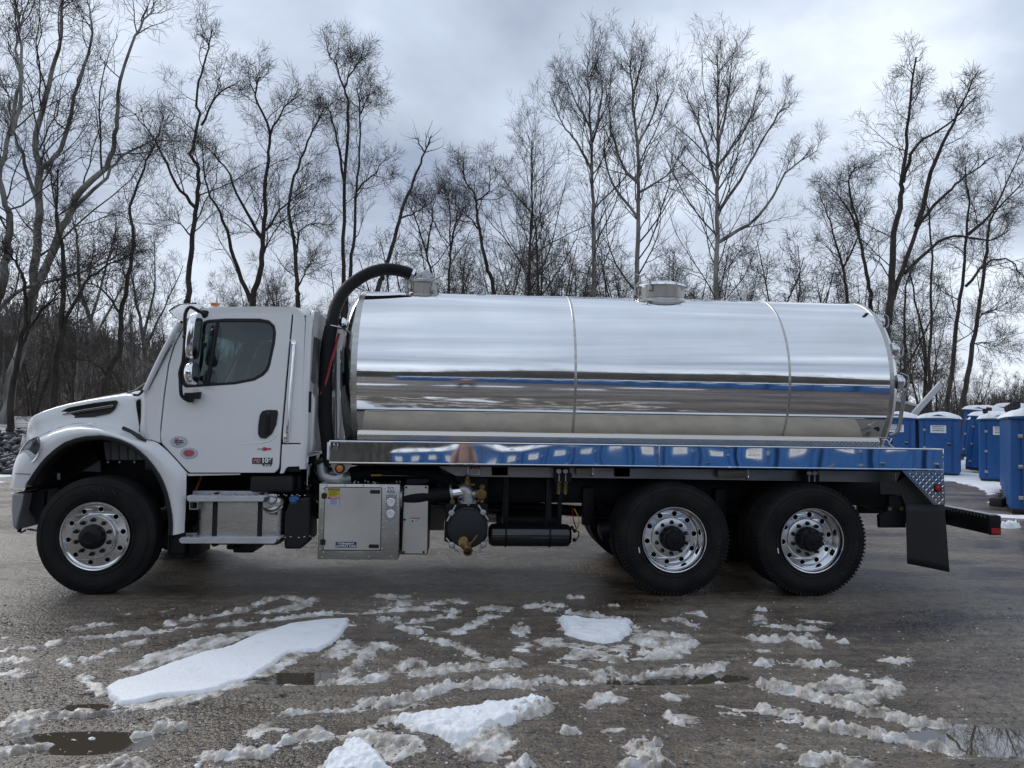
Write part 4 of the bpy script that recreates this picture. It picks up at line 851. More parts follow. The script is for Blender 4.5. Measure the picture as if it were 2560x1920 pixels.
# mirrors
bar=[(500,783),(487,772),(474,768),(465,780),(462,800),(462,850),(458,900),(450,930),(451,950),(453,985),(462,997),(474,1001)]
P=[Vector(at(a,b,CY-.02-(.12 if 1<i<10 else .02))) for i,(a,b) in enumerate(bar)]
P[0].y=.2; P[-1].y=.06
tube('mirror_arm',P,.016,black,T,k=8,sm=4)
plate('mirror_bracket',Bp([(380,130),(440,120),(480,125),(490,140),(478,180),(450,195),(420,180)]),CY+.10,.05,black,T,.01)
plate('mirror_foot',Bp([(275,835),(330,835),(412,828),(405,880),(390,890),(350,885),(335,920),(300,918),(270,880)]),CY-.04,.07,black,T,.012)
for yy,(x0,y0,x1,y1),nm in ((-.08,(300,145,420,548),'mirror'),(-.08,(285,570,392,768),'spot_mirror')):
    c=at(*Bp([((x0+x1)/2,(y0+y1)/2)])[0],yy); hx=(x1-x0)/3.456/275/2; hz=(y1-y0)/3.456/275/2
    bm=bmesh.new(); bmesh.ops.create_uvsphere(bm,u_segments=28,v_segments=18,radius=1)
    for v in bm.verts:
        x,y,z=v.co; sg=lambda a,p:math.copysign(abs(a)**p,a); p=.55 if nm=='mirror' else .9
        x,z=sg(x,p),sg(z,p*.9); y=sg(y,.8)
        if x>.35: x=.35+(x-.35)*.25
        v.co=Vector((c.x+hx*(x*1.15+.25)*(.8 if nm=='mirror' else 1) +hx*.22*z*(1 if nm=='mirror' else 0),c.y+.115*y,c.z+hz*z))
    me=bpy.data.meshes.new(nm); bm.to_mesh(me); bm.free(); link(nm,me,chrome,T,True)
    P=[c+Vector((-.02,0,0)),at(*Bp([(280,350 if nm=='mirror' else 660)])[0],CY-.13)]; tube('mirror_clamp',P,.026,black,T,k=8)
# hood: body above the fender crease
HT=[(56,1086),(58,1068),(64,1056),(75,1047),(90,1038),(113,1028),(165,1011),(235,997),(290,988),(322,983),(338,986),(350,998)]
crease=[(34,1150),(50,1128),(75,1105),(106,1087),(140,1071),(175,1060),(212,1056),(259,1061),(306,1075),(347,1090),(360,1096)]
G=[]
stn=[58,62,70,82,98,120,150,180,210,240,270,300,325,340,351]
for px in stn:
    pt=interp(px,*zip(*HT)); pc=interp(px,*zip(*crease)); r=[]
    nose=max(0,(110-px)/52.)**2*.20
    w=at(px,pt,.42); c=at(px,pc,.26+nose)
    yn=nose
    sec=[(.42+yn*.6,0),(.36+yn*.8,.02),(.315+yn,.07),(.295+yn,.16),(.285+yn,.45),(.275+yn,.75),(.25+yn,1)]
    H=w.z-c.z
    left=[(w.x+(c.x-w.x)*f,y,w.z-H*(f**1.0)*1) for y,f in sec]
    cen=[(w.x-.03*math.sin(s*math.pi),.42+yn*.6+s*(2.4-2*(.42+yn*.6)),w.z+.055*(1-abs(2*s-1)**2.4)*min(1,(px-50)/40+.2)) for s in np.linspace(0,1,15)[1:-1]]
    G.append(left[::-1]+cen+[(x,2.4-y,z) for x,y,z in left])
grid('hood',G,white,T,smooth=50)
for s in (0,1):
    LA=[((345,987),.30),((351,998),.30),((352,1012),.288),((352,1040),.285),((349,1070),.28),((348,1090),.27)]; LB=[(366,979),(363,990),(361,1010),(360,1040),(362,1075),(374,1100)]
    G=[]
    for (a,ya),b in zip(LA,LB):
        A_=at(*a,ya); B_=tum(at(*b,CY)); r=[]
        for t in np.linspace(0,1,6): w=A_.lerp(B_,t); w.y=ya+(B_.y-ya)*math.sin(t*math.pi/2); r.append((w.x,w.y if not s else 2.4-w.y,w.z))
        G.append(r)
    grid('cowl_panel',G,white,T)
a=at(345,987,.3); b=at(366,979,.1)
grid('cowl_top',[[(a.x-.02,.30+s*1.8,a.z+.02*(1-abs(2*s-1)**3)),(a.x+.14,.20+s*2.0,b.z+.0)] for s in np.linspace(0,1,9)],black,T)
# fender swept round the arch
arch=[((61,1219),(34,1215),.30),((66,1208),(35,1200),.30),((72,1200),(36,1186),.30),((84,1181),(38,1160),.30),((100,1159),(48,1135),.34),((116,1141),(70,1110),.34),((140,1120),(104,1088),.29),((162,1105),(140,1071),.27),((190,1095),(175,1060),.265),((215,1090),(212,1056),.26),((253,1088),(259,1061),.26),((282,1093),(290,1069),.26),((304,1100),(318,1080),.26),((328,1111),(345,1091),.22),((349,1126),(372,1098),.15),((368,1144),(395,1108),CY),((385,1164),(420,1129),CY),((399,1185),(445,1156),CY),((410,1207),(466,1181),CY),((419,1232),(466,1210),CY),((425,1257),(465,1245),CY),((430,1285),(464,1275),CY),((432,1310),(462,1305),CY),((431,1338),(461,1331),CY)]
for s in (0,1):
    G=[]
    for i,(l,c,yc) in enumerate(arch):
        a=at(l[0],l[1],.035); b=at(c[0],c[1],yc); r=[(a.x,.16,a.z),(a.x,.06,a.z)]
        for t in np.linspace(0,1,9):
            y=.035+(yc-.035)*(t**3.2)+.012*math.sin(t*math.pi)*(-1); r.append((a.x+(b.x-a.x)*t,y,a.z+(b.z-a.z)*t))
        G.append([(x,y if not s else 2.4-y,z) for x,y,z in r])
    o=grid('fender',G,white,T,smooth=50)
    o.data.flip_normals()
    # black lip
    V=[]
    G=[]
    cen=at(250,1340,.03)
    for i,(l,c,yc) in enumerate(arch[1:]):
        a=at(l[0],l[1],.028); n=Vector((cen.x-a.x,0,cen.z-a.z)).normalized()
        G.append([(q.x,q.y if not s else 2.4-q.y,q.z) for q in (a+Vector((0,.03,0)),a+Vector((0,-.004,0)),a+n*.018+Vector((0,-.010,0)),a+n*.040+Vector((0,0,0)),a+n*.042+Vector((0,.14,0)))])
    grid('fender_lip',G,black,T,smooth=60)
    G=[[(q.x,q.y if not s else 2.4-q.y,q.z) for q in (at(l[0],l[1],.16)+Vector((0,0,-.03)),at(l[0],l[1],.16)+Vector((0,.42,-.03)))] for l,c,yc in arch]
    grid('wheel_arch_liner',G,black,T,smooth=60)
# nose
nz=[(56,1086),(52,1110),(46,1135),(39,1160),(36,1186),(34,1215)]
G=[]
for (px,py) in nz:
    a=at(px,py,.46 if py<1100 else .30); r=[]
    for s in np.linspace(0,1,21):
        y=.30+(.16 if py<1100 else 0)+s*(1.8-(.32 if py<1100 else 0)); e_=1-abs(2*s-1)**3; r.append((a.x-.05*e_,y,a.z))
    G.append(r)
grid('nose_panel',G,white,T)
box('grille',-1.03,-.90,.62,1.78,.98,1.42,black,T,.02)
for i in range(5): box('grille_bar',-1.045,-1.02,.66,1.74,1.04+i*.075,1.06+i*.075,chrome,T,.004)
plate('fender_shutline',[(37,1183),(76,1185),(76,1186.2),(37,1184.2)],.024,.004,black,T,0)
# hood vent
vo=rounded(Ap([(622,1315),(720,1270),(1000,1220),(1230,1192),(1248,1210),(1215,1290),(1160,1335),(1000,1370),(660,1397),(632,1370)]),3,2)
hv=plate('hood_vent',vo,.262,.02,black,T,.003,fn=lambda w:Vector((w.x,w.y+max(0,(-.35-w.x))*.2,w.z)))
plate('vent_trim',Ap([(640,1338),(900,1290),(1195,1242),(1205,1250),(1185,1272),(900,1312),(655,1350)]),.250,.010,chrome,hv,.002,fn=lambda w:Vector((w.x,w.y+max(0,(-.35-w.x))*.2,w.z)))
plate('vent_louvre',Ap([(690,1325),(900,1268),(1150,1222),(1160,1232),(900,1290),(700,1332)]),.254,.006,chassis,hv,.001,fn=lambda w:Vector((w.x,w.y+max(0,(-.35-w.x))*.2,w.z)))
# marker lamp, hood latch
c=at(*Ap([(975,1490)])[0],.15); lathe('marker_lamp',[(0,.055),(-.018,.050),(-.026,.02),(-.026,0)],c,(0,1,0.5),white,T,20); lathe('marker_lens',[(-.024,.026),(-.034,.018),(-.036,0)],c,(0,1,.5),amber,T,16)
tube('hood_latch',[at(308,1070,.19),at(328,1079,.16),at(347,1091,.11),at(364,1102,.07)],[.018,.017,.022,.010],black,T,k=8,sm=3)
plate('hood_gap',[(351,1000),(353,1003),(352.5,1050),(348.5,1080),(346.5,1079),(350.5,1050)],.262,.004,black,T,0)
# headlight: lofted bulge that wraps the corner
hl=[(41,1154),(46,1142),(53,1125),(60,1114),(66,1108),(74,1101),(82,1097),(90,1094),(95,1094),(99,1102),(100,1112),(99,1122),(93,1138),(87,1147),(80,1153),(66,1158),(54,1159),(42,1158)]
def yh(px): return .012+max(0,(94-px)/53.)**1.5*.19
def hloft(name,sc,off,m,par,cx=72,cyy=1128):
    G=[]
    for k in (1.0,.96,.8,.5,.2,.01):
        r=[]
        for (a,b) in hl+[hl[0]]:
            x=cx+(a-cx)*sc*k; y=cyy+(b-cyy)*sc*k; w=at(x,y,yh(x)-off-(.0 if k==1 else .018*(1-k*k)+.012)); r.append(tuple(w))
        G.append(r)
    return grid(name,G,m,par,smooth=50)
G=[]
for sc,dy in ((1.10,-.02),(1.08,.008),(1.0,.006),(.97,-.02)):
    G.append([tuple(at(72+(a-72)*sc,1128+(b-1128)*sc,yh(72+(a-72)*sc)-dy-.01)) for a,b in hl+[hl[0]]])
hd=grid('headlight',G,chrome,T,smooth=50)
hloft('headlight_reflector',.97,-.03,mat('headlight_inside',(.16,.17,.18),.15,.8),hd)
lens=mat('clear_lens',(.9,.93,.95),.02,trans=1.,ior=1.2,spec=.8)
hloft('headlight_lens',.98,.0,lens,hd)
plate('turn_reflector',[(76,1143),(87,1123),(91,1122),(84,1140),(79,1145)],.07,.01,redl,hd,.001)
# bumper
bp_=[(28,1233),(60,1232),(58,1250),(54,1270),(47,1295),(41,1325),(33,1322),(29,1300),(27,1270)]
o=plate('front_bumper',bp_,.16,2.08,mat('silver_bumper_paint',(.42,.44,.46),.35,.5,coat=.4),T,.02,res=3)
for v in o.data.vertices:
    s=(v.co.y-.16)/2.08; v.co.x-=.10*(1-abs(2*s-1)**2)
plate('bumper_bracket',[(62,1233),(112,1228),(104,1330),(62,1325),(52,1333),(42,1330),(50,1290),(58,1262)],.30,.06,chassis,T,.005,holes=[[(57,1268),(66,1266),(64,1302),(60,1300)]])
plate('bumper_top_cover',[(45,1230),(70,1228),(70,1232),(45,1233)],.2,1.8,black,T,.002)
# things seen inside the wheel arch
box('engine_block',-.62,.62,.75,1.65,.85,1.45,chassis,T,.03)
plate('engine_side_cover',[(258,1104),(330,1104),(372,1150),(264,1150)],.55,.03,mat('grey_heat_shield',(.20,.21,.22),.5,.4),T,.004)
for px in (275,296,318,338): 
    a=at(px,1106,.545); b=at(px+1,1148,.545); tube('cover_rib',[a,b],.008,MATS['grey_heat_shield'],T,k=6)
for px in (271,300,337,367): lathe('cover_bolt',[(0,.012),(-.012,.010),(-.012,0)],at(px,1155,.54),(0,1,0),galv,T,12)
plate('radiator_side',[(95,1110),(160,1098),(230,1100),(250,1165),(90,1230)],.62,.05,chassis,T,.01)
plate('inner_fender_plate',[(205,1178),(250,1150),(252,1180)],.50,.02,mat('dull_grey_plate',(.10,.11,.12),.5,.3),T,.002)
plate('filter_sticker',[(143,1183),(150,1183),(150,1199),(143,1199)],.6,.004,whitep,T,0)
# ---------------------------------------------------------------- chassis
for y in (.78,1.54): box('frame_rail',-.85,8.05,y,y+.08,.78,1.07,chassis,T,.008)
for x in (-.7,.9,2.2,3.6,5.0,6.0,7.0,7.9): box('cross_member',x-.05,x+.05,.86,1.54,.82,1.02,chassis,T,.006)
box('transmission',.7,2.2,.95,1.45,.62,1.05,chassis,T,.05)
tube('drive_shaft',[(2.2,1.2,.80),(5.3,1.2,.60)],.06,chassis,T,k=12)
tube('exhaust_pipe',[(.6,1.75,.55),(2.9,1.8,.55),(4.2,1.8,.5)],.09,galv,T,k=12)
# wheels
rubt=rubber
def wheel(name,x,near,dual,lab=None):
    y0=0.0; rt_=.535
    c=(x,0,.530); par=empty(name,(x,0,.53),'','') ; del par['label'],par['category']
    par.parent=T; par.matrix_parent_inverse=wm(T).inverted()
    if lab: par['label']=lab
    ys=[.0]+([.335] if dual else [])
    for y1 in ys:
        wd=.285
        pr=[(y1+.045,.300),(y1+.020,.322),(y1+.006,.37),(y1-.003,.42),(y1+.0,.455),(y1+.010,.485),(y1+.020,.500),(y1+.022,.508),(y1+.034,.527),(y1+.045,.533)]
        gv=[(y1+.045,.533)]
        for g in (.075,.12,.165,.21): gv+=[(y1+g-.006,.5355),(y1+g-.005,.522),(y1+g+.005,.522),(y1+g+.006,.5355)]
        pr=pr+gv[1:]+[(y1+wd-(a-y1),r) for a,r in pr[::-1]]+[(y1+wd-.06,.29),(y1+.06,.29)]
        lathe('tyre',pr,c,(0,1,0),rubt,par,72,28,close=True)
        # shoulder lugs
        V=[];F=[]
        nl=88 if dual else 0
        for i in range(nl):
            a=2*math.pi*i/nl
            for yy,sg in ((y1+.022,1),):
                b=len(V)
                for (dy,r) in ((0,.503),(0,.5345),(.04,.5365),(.04,.51)):
                    for da in (-.018,.018): V.append((x+r*math.cos(a+da),yy-.006+dy,.53+r*math.sin(a+da)))
                F+=[(b,b+2,b+3,b+1),(b+2,b+4,b+5,b+3),(b,b+1,b+7,b+6),(b,b+6,b+4,b+2),(b+1,b+3,b+5,b+7)]
        if V: tag(mesh('tread_lugs',V,F,rubt,par),kind='stuff')
        for r0,r1 in ((.350,.356),(.468,.472)): lathe('sidewall_ring',[(y1+(.012 if r0<.4 else .003),r0),(y1+(.004 if r0<.4 else .000),(r0+r1)/2),(y1+(.010 if r0<.4 else .006),r1)],c,(0,1,0),rubt,par,72,cap=False) 
    if near and True:
        for word,a0,rr_,hh in (('MICHELIN',90 if not dual else -25,.425,.040),('X MULTI D' if dual else 'X WORKS Z',-95,.425,.024),('11R22.5',200,.40,.018)):
            vs=[];fs=[]
            for i,chh in enumerate(word):
                if chh==' ': continue
                a=math.radians(a0)-(i-(len(word)-1)/2)*hh*1.15/rr_
                cu=bpy.data.curves.new('t','FONT'); cu.body=chh; cu.size=hh/.72; cu.align_x='CENTER'; cu.align_y='CENTER'; cu.extrude=.0015; o=bpy.data.objects.new('t',cu); COL.objects.link(o); bpy.context.view_layer.update()
                me=bpy.data.meshes.new_from_object(o,depsgraph=bpy.context.evaluated_depsgraph_get()); bpy.data.objects.remove(o); b=len(vs); r=a-math.pi/2
                for v in me.vertices:
                    X1,Z1=v.co.x,v.co.y; vs.append((x+rr_*math.cos(a)+X1*math.cos(r)-Z1*math.sin(r),-.0045-v.co.z,.53+rr_*math.sin(a)+X1*math.sin(r)+Z1*math.cos(r)))
                fs+=[tuple(b+j for j in p.vertices) for p in me.polygons]
            mesh('raised_lettering',vs,fs,mat('raised_rubber',(.025,.025,.028),.5),par)['kind']='stuff'
    def disc(y,r_in,r_out,hr,hn,hd_,ph,m,nm,th=.012,cone=0.):
        ci=lambda cx_,cz_,r,n:[(cx_+r*math.cos(2*math.pi*i/n),cz_+r*math.sin(2*math.pi*i/n)) for i in range(n)]
        loops=[ci(0,0,r_out,64)]+([ci(0,0,r_in,48)] if r_in else [])+[ci(hr*math.cos(ph+2*math.pi*i/hn),hr*math.sin(ph+2*math.pi*i/hn),hd_,16) for i in range(hn)]
        me=curve2d(loops,th,.002,1); me.name=nm
        for v in me.vertices:
            a,b,d=v.co; r=math.hypot(a,b); v.co=Vector((x+a,y-d+cone*(r-r_in),.53+b))
        me.update(); auto(me,35); return link(nm,me,m,par)
    if not dual:
        lathe('rim',[(.055,.29),(.02,.292),(.008,.300),(.006,.309),(.012,.312),(.02,.306),(.026,.290),(.030,.276)],c,(0,1,0),rimm,par,72,cap=False)
        disc(.030,.200,.277,.243,10,.022,.31*0+.16,rimm,'rim_disc',.014,cone=.10)
        lathe('wheel_dish',[(.026,.205),(-.012,.196),(-.024,.186),(-.026,.110),(.01,.108)],c,(0,1,0),mat('satin_wheel_face',(.62,.62,.61),.26,.95),par,64,cap=False)
        lathe('brake_drum',[(.08,.27),(.10,.26),(.10,.0)],c,(0,1,0),chassis,par,48)
        lathe('hub',[(0,.117),(-.05,.112),(-.085,.10),(-.10,.075),(-.105,.05),(-.100,.045),(-.10,.0)],c,(0,1,0),chassis,par,40)
        yn=-.026; ny_=10; rn=.152; 
        nutm=chassis
    else:
        lathe('rim',[(.07,.285),(.02,.292),(.008,.300),(.006,.309),(.012,.312),(.022,.304),(.045,.296),(.062,.286),(.066,.278),(.15,.272),(.165,.262)],c,(0,1,0),rimm,par,72,cap=False)
        disc(.150,.19,.265,.232,10,.024,.16,rimm,'rim_disc',.014,cone=.12)
        lathe('wheel_dish',[(.150,.197),(.128,.190),(.122,.180),(.122,.108),(.15,.106)],c,(0,1,0),MATS['satin_wheel_face'],par,64,cap=False)
        lathe('brake_drum',[(.23,.27),(.24,.26),(.24,.0)],c,(0,1,0),chassis,par,48)
        lathe('hub',[(.12,.118),(.03,.112),(.02,.104),(.015,.100),(.008,.085),(-.015,.080),(-.02,.035),(-.028,.03),(-.028,0)],c,(0,1,0),chassis,par,40)
        yn=.122; rn=.150; nutm=chassis
        for i in range(8):
            a=2*math.pi*(i+.3)/8; lathe('flange_bolt',[(.018,.012),(.0,.012),(.0,0)],(x+.098*math.cos(a),0,.53+.098*math.sin(a)),(0,1,0),chassis,par,6)
    n0=None
    for i in range(10):
        a=2*math.pi*i/10+.31; p=(x+rn*math.cos(a),0,.53+rn*math.sin(a))
        if n0 is None: n0=lathe('lug_nut',[(yn+.002,.021),(yn-.006,.021),(yn-.008,.017),(yn-.035,.016),(yn-.048,.010),(yn-.048,0)],(0,0,0),(0,1,0),nutm,par,6); n0.matrix_parent_inverse=wm(par).inverted(); o=n0
        else: o=n0.copy(); COL.objects.link(o)
        o.location=p
        if (not dual and i in (1,5)) or (dual and i in (0,)) : 
            lathe('nut_mark',[(yn-.049,.009),(yn-.051,0)],p,(0,1,0),mat('orange_mark',(.45,.10,.05),.5),par,8)
    if dual: mesh('balance_tag',[(x-.352,-.006,.46),(x-.342,-.006,.458),(x-.332,-.006,.408),(x-.342,-.006,.406)],[(0,1,2,3)],whitep,par)
    return par
w1=wheel('front_wheel',0,True,False); w2=wheel('rear_wheel',5.335,True,True); w3=wheel('rear_wheel',6.676,True,True)
def farcopy(w):
    c=w.copy(); COL.objects.link(c); c.matrix_parent_inverse=w.matrix_parent_inverse
    for ch in w.children:
        if ch.name.startswith('raised'): continue
        d=ch.copy(); COL.objects.link(d); d.parent=c; d.matrix_parent_inverse=ch.matrix_parent_inverse
    c.rotation_euler=(0,0,math.pi); c.location=(w.location.x,2.4,w.location.z)
for w in (w1,w2,w3): farcopy(w)
for x in (0,5.335,6.676):
    tube('axle',[(x,.25,.53),(x,2.15,.53)],.07,chassis,T,k=12)
    if x: lathe('axle_housing',[(-.25,.05),(-.15,.2),(0,.24),(.15,.2),(.25,.05)],(x,1.2,.53),(0,1,0),chassis,T,24)
for y in (.72,1.60):
    for x in (5.335,6.676):
        G=[(x-.62,y,.80),(x-.3,y,.66),(x,y,.62),(x+.3,y,.66),(x+.6,y,.80)]
        for k in range(3): tube('leaf_spring',[(a,b,c-.022*k) for a,b,c in G],.018,chassis,T,k=4,sm=3)
box('suspension_hanger',4.56,4.68,.70,.80,.56,.95,chassis,T,.01); box('suspension_hanger',5.95,6.07,.68,.80,.60,.95,chassis,T,.01)
lathe('brake_chamber',[(0,.04),(.02,.09),(.12,.09),(.14,.05)],(4.70,.55,.52),(1,0,.2),chassis,T,20)
tube('air_hose_red',[at(1430,1270,.6),at(1434,1300,.52),at(1441,1322,.55)],.006,redl,T,k=6,sm=4); tube('air_hose_yellow',[at(1436,1272,.6),at(1448,1300,.5),at(1441,1326,.55)],.006,yellp,T,k=6,sm=4)
bpy.data.objects['air_hose_red'].name='air_hose'; bpy.data.objects['air_hose_yellow'].name='air_hose'
a=at(427,1312,.3); b=at(470,1386,.3); box('rear_wheel_guard',a.x,b.x,.22,.60,b.z,a.z,black,T,.03,3); a=at(470,1336,.4); b=at(500,1386,.4); box('wheel_guard_bracket',a.x,b.x,.3,.7,b.z,a.z,chassis,T,.01)
# ---------------------------------------------------------------- steps, fuel tank, fluid tank
def step(y0,px0,px1,py0,py1,th):
    a=at(px0,py0,y0); b=at(px1,py1,y0)
    return a,b
sp=plate('step',rounded(Dp([(138,522),(1185,528),(1155,560),(1150,600),(160,600),(138,570)]),4,3),.03,.012,stepm,T,.003)
sa=at(*Dp([(140,520)])[0],.03); sb=at(*Dp([(1190,525)])[0],.03); box('step_tread',sa.x+.01,sb.x,.042,.24,sa.z-.012,sa.z,stepm,T,.003)
for i in range(26): lathe('tread_stud',[(0,.009),(.006,.006),(.006,0)],(sa.x+.05+i*.040,.08+.045*(i%3),sa.z),(0,0,1),stepm,sp,8)
plate('step_back',rounded(Dp([(218,458),(1205,462),(1210,500),(1205,522),(215,515)]),3,2),.22,.01,stepm,T,.002)
for a in ((565,482),(1152,485)): lathe('step_bolt',[(0,.010),(-.008,.009),(-.008,0)],at(*Dp([a])[0],.218),(0,1,0),galv,T,10)
sp=plate('step',rounded(Dp([(40,1085),(1365,1068),(1330,1085),(1318,1130),(1290,1155),(65,1152),(40,1125)]),4,3),.03,.012,stepm,T,.003)
sa=at(*Dp([(42,1078)])[0],.03); sb=at(*Dp([(1365,1075)])[0],.03); box('step_tread',sa.x+.01,sb.x,.042,.26,sa.z-.012,sa.z,stepm,T,.003)
for i in range(30): lathe('tread_stud',[(0,.009),(.006,.006),(.006,0)],(sa.x+.06+i*.042,.08+.045*(i%3),sa.z),(0,0,1),stepm,sp,8)
plate('step_back',Dp([(128,1012),(1368,1015),(1368,1072),(125,1065)]),.24,.01,stepm,T,.002)
plate('step_bracket',Dp([(172,600),(288,600),(285,708),(172,706)]),.06,.30,galv,T,.003,holes=[Dp([(184,612),(276,612),(274,696),(184,694)])])
a=at(*Dp([(255,600)])[0],.16); b=at(*Dp([(1400,1190)])[0],.16)
ft=box('fuel_tank',a.x,b.x,.16,.74,b.z,a.z+.075,brush,T,.085,8)
for q in ((468,548),(1065,1140)):
    s=[at(*Dp([(v,800)])[0],.15).x for v in q]; box('tank_strap',s[0],s[1],.148,.75,b.z-.01,a.z+.085,black,T,.08,6)
c=at(*Dp([(1272,640)])[0],.16); c2=Vector((c.x,.20,a.z+.02))
lathe('filler_collar',[(0,.105),(-.012,.108),(-.02,.10),(-.012,.07),(-.02,.05)],at(*Dp([(1272,630)])[0],.20),(0,1,-.75),brush,T,36)
fc=lathe('fuel_cap',[(0,.040),(-.05,.040),(-.05,.052),(-.075,.050),(-.082,.03),(-.09,0)],at(*Dp([(1272,605)])[0],.19),(0,1,-.75),galv,T,20)
box('cap_grip',*(lambda w:(w.x-.042,w.x+.042,w.y-.01,w.y+.01,w.z-.005,w.z+.028))(at(*Dp([(1275,540)])[0],.125)),galv,fc,.008)
plate('fuel_label',rounded(Dp([(1226,727),(1336,730),(1334,775),(1224,770)]),1,2),.156,.002,blackp,T,0)
for i,(y_,s_) in enumerate(((738,'ULTRA LOW'),(750,'SULFUR DIESEL'),(764,'FUEL ONLY'))): text('fuel_label_print',s_,at(*Dp([(1280,y_)])[0],.154),.0062,whitep,T,depth=.0004)
o=plate('fluid_tank',rounded(Dp([(1500,590),(1560,560),(1760,545),(1770,700),(1770,1100),(1640,1225),(1440,1228),(1420,1190),(1425,760)]),4,3),.16,.34,black,T,.02,res=3)
lathe('fluid_cap_neck',[(0,.036),(-.04,.036)],at(*Dp([(1555,600)])[0],.20),(0,.8,-1),black,T,20)
fcb=mat('blue_cap',(.05,.13,.32),.4); lathe('fluid_cap',[(0,.044),(-.035,.044),(-.045,.03),(-.045,0)],at(*Dp([(1555,592)])[0],.185),(0,.8,-1),fcb,T,12)
w=at(*Dp([(1555,565)])[0],.14); box('cap_handle',w.x-.045,w.x+.045,w.y-.008,w.y+.012,w.z-.012,w.z+.016,fcb,T,.008)
box('battery_box',at(630,1200,.4).x,at(760,1200,.4).x,.30,.80,at(630,1235,.3).z,at(630,1186,.3).z,chassis,T,.03)
box('sill_tray',at(625,1200,.16).x,at(735,1200,.16).x,.14,.42,at(625,1230,.16).z,at(625,1186,.16).z,black,T,.03,3)
box('tank_underframe',a.x+.25,a.x+.40,.30,.7,b.z-.06,b.z-.005,chassis,T,.02); box('tank_underframe',b.x-.5,b.x-.3,.30,.7,b.z-.09,b.z-.005,chassis,T,.02)
tube('dipstick',[at(*Dp([(335,270)])[0],.45),at(*Dp([(255,455)])[0],.40)],.012,mat('orange_handle',(.45,.17,.03),.4),T,k=8)
# odds and ends between cab and cabinet
for i in range(16):
    px=rng.uniform(765,835); py=rng.uniform(1170,1270); y=rng.uniform(.35,.8); p=at(px,py,y); q=p+Vector((rng.normal()*.08,rng.normal()*.08,rng.normal()*.14)); r_=(p+q)/2+Vector((rng.normal()*.06,0,-.05))
    tube('cable',[p,r_,q],rng.uniform(.006,.012),black if i%3 else galv,T,k=6,sm=4)
for (px,py,r_) in ((735,1222,.022),(762,1205,.018),(774,1213,.02),(745,1247,.014),(770,1222,.02),(808,1164,.03)): lathe('valve_body',[(0,r_),(-.04,r_),(-.05,r_*.6),(-.06,0)],at(px,py,.45),(0,1,0),galv if r_<.025 else steel,T,12)
box('valve_block',at(760,1150,.5).x,at(815,1150,.5).x,.5,.7,at(760,1172,.5).z,at(760,1150,.5).z,chassis,T,.02)
box('rear_mount',at(748,1150,.5).x,at(836,1150,.5).x,.6,.9,at(760,1300,.5).z,at(760,1190,.5).z,chassis,T,.02)
# ---------------------------------------------------------------- bed: rail, sub frame, diamond plate
RZT=at(1500,1110,0).z; rl=at(825,1130,0).x; rrX=at(2357.5,1150,0).x; zt_=1.4253; zb_=1.2152
sx=at(1648,1140,0).x
def railseg(x0,x1):
    G=[]
    for x in np.linspace(x0,x1,int((x1-x0)/.06)+2):
        f=(x-rl)/(rrX-rl); k=(.0062-.0030*f)+.0006*math.sin(x*2.3)+.0003*math.sin(x*5.1+1)   # the face leans back a little and is faintly dented
        wv=.00022*math.sin(x*4.1)+.00016*math.sin(x*9.3+1)
        G.append([(x,.06,zt_-.01),(x,.06,zt_),(x,.006,zt_),(x,-.001,zt_-.006),(x,-.001,zt_-.014),(x,.003,zt_-.018)]+[(x,.003-k*t+wv*math.sin(math.pi*t),zt_-.018+(zb_+.012-zt_+.018)*t) for t in (0.02,.15,.3,.5,.7,.85,.98)]+[(x,.003-k,zb_+.012),(x,-.001-k,zb_+.008),(x,-.001-k,zb_),(x,.004-k,zb_-.003),(x,.06,zb_)])
    return G
railm=mat('mirror_polished_rail',(.84,.85,.86),.022,1.,rough2=.04,rscale=2)
br=grid('bed_rail',railseg(rl,sx-.001),railm,T,smooth=30); grid('bed_rail',railseg(sx+.001,rrX),railm,T,smooth=30)
box('rail_end_cap',rrX,rrX+.006,-.004,.30,zb_-.003,zt_,poly,T,.001); box('rail_end_cap',rl-.006,rl,-.002,.10,zb_-.003,zt_,poly,T,.001)
box('rail_joint',sx-.006,sx+.006,-.005,.0,zb_,zt_,brush,T,.001)
box('corner_lamp_housing',at(817,1130,.0).x,rl-.007,.0,.10,at(820,1128+22,.0).z,at(820,1105,.0).z,whitep,T,.02,3)
plate('maker_plate',[(829,1106),(849,1106),(848,1124.5),(828.5,1124.5)],-.0078,.003,blackp,T,.0005)
text('maker_print','R',at(835.5,1111.5,-.009),.024,whitep,T,bold=.001,depth=.0006); text('maker_print','V',at(844,1109.5,-.009),.012,whitep,T,bold=.001,depth=.0006); text('maker_print','T',at(844,1114,-.009),.014,whitep,T,bold=.002,depth=.0006)
for y_,s_ in ((1118,'ROBINSON'),(1120.6,'VACUUM TANKS'),(1123.2,'814-355-4474')): text('maker_print',s_,at(838.8,y_,-.009),.005,whitep,T,wid=.055,depth=.0004)
box('deck_plate',rl,rrX,.06,2.34,zt_-.04,zt_-.02,MATS['dull_bronze_sheet'] if 'dull_bronze_sheet' in MATS else mat('dull_bronze_sheet',(.20,.185,.16),.3,.9),T,.002)
box('far_bed_rail',rl,rrX,2.34,2.40,zb_,zt_,poly,T,.004)
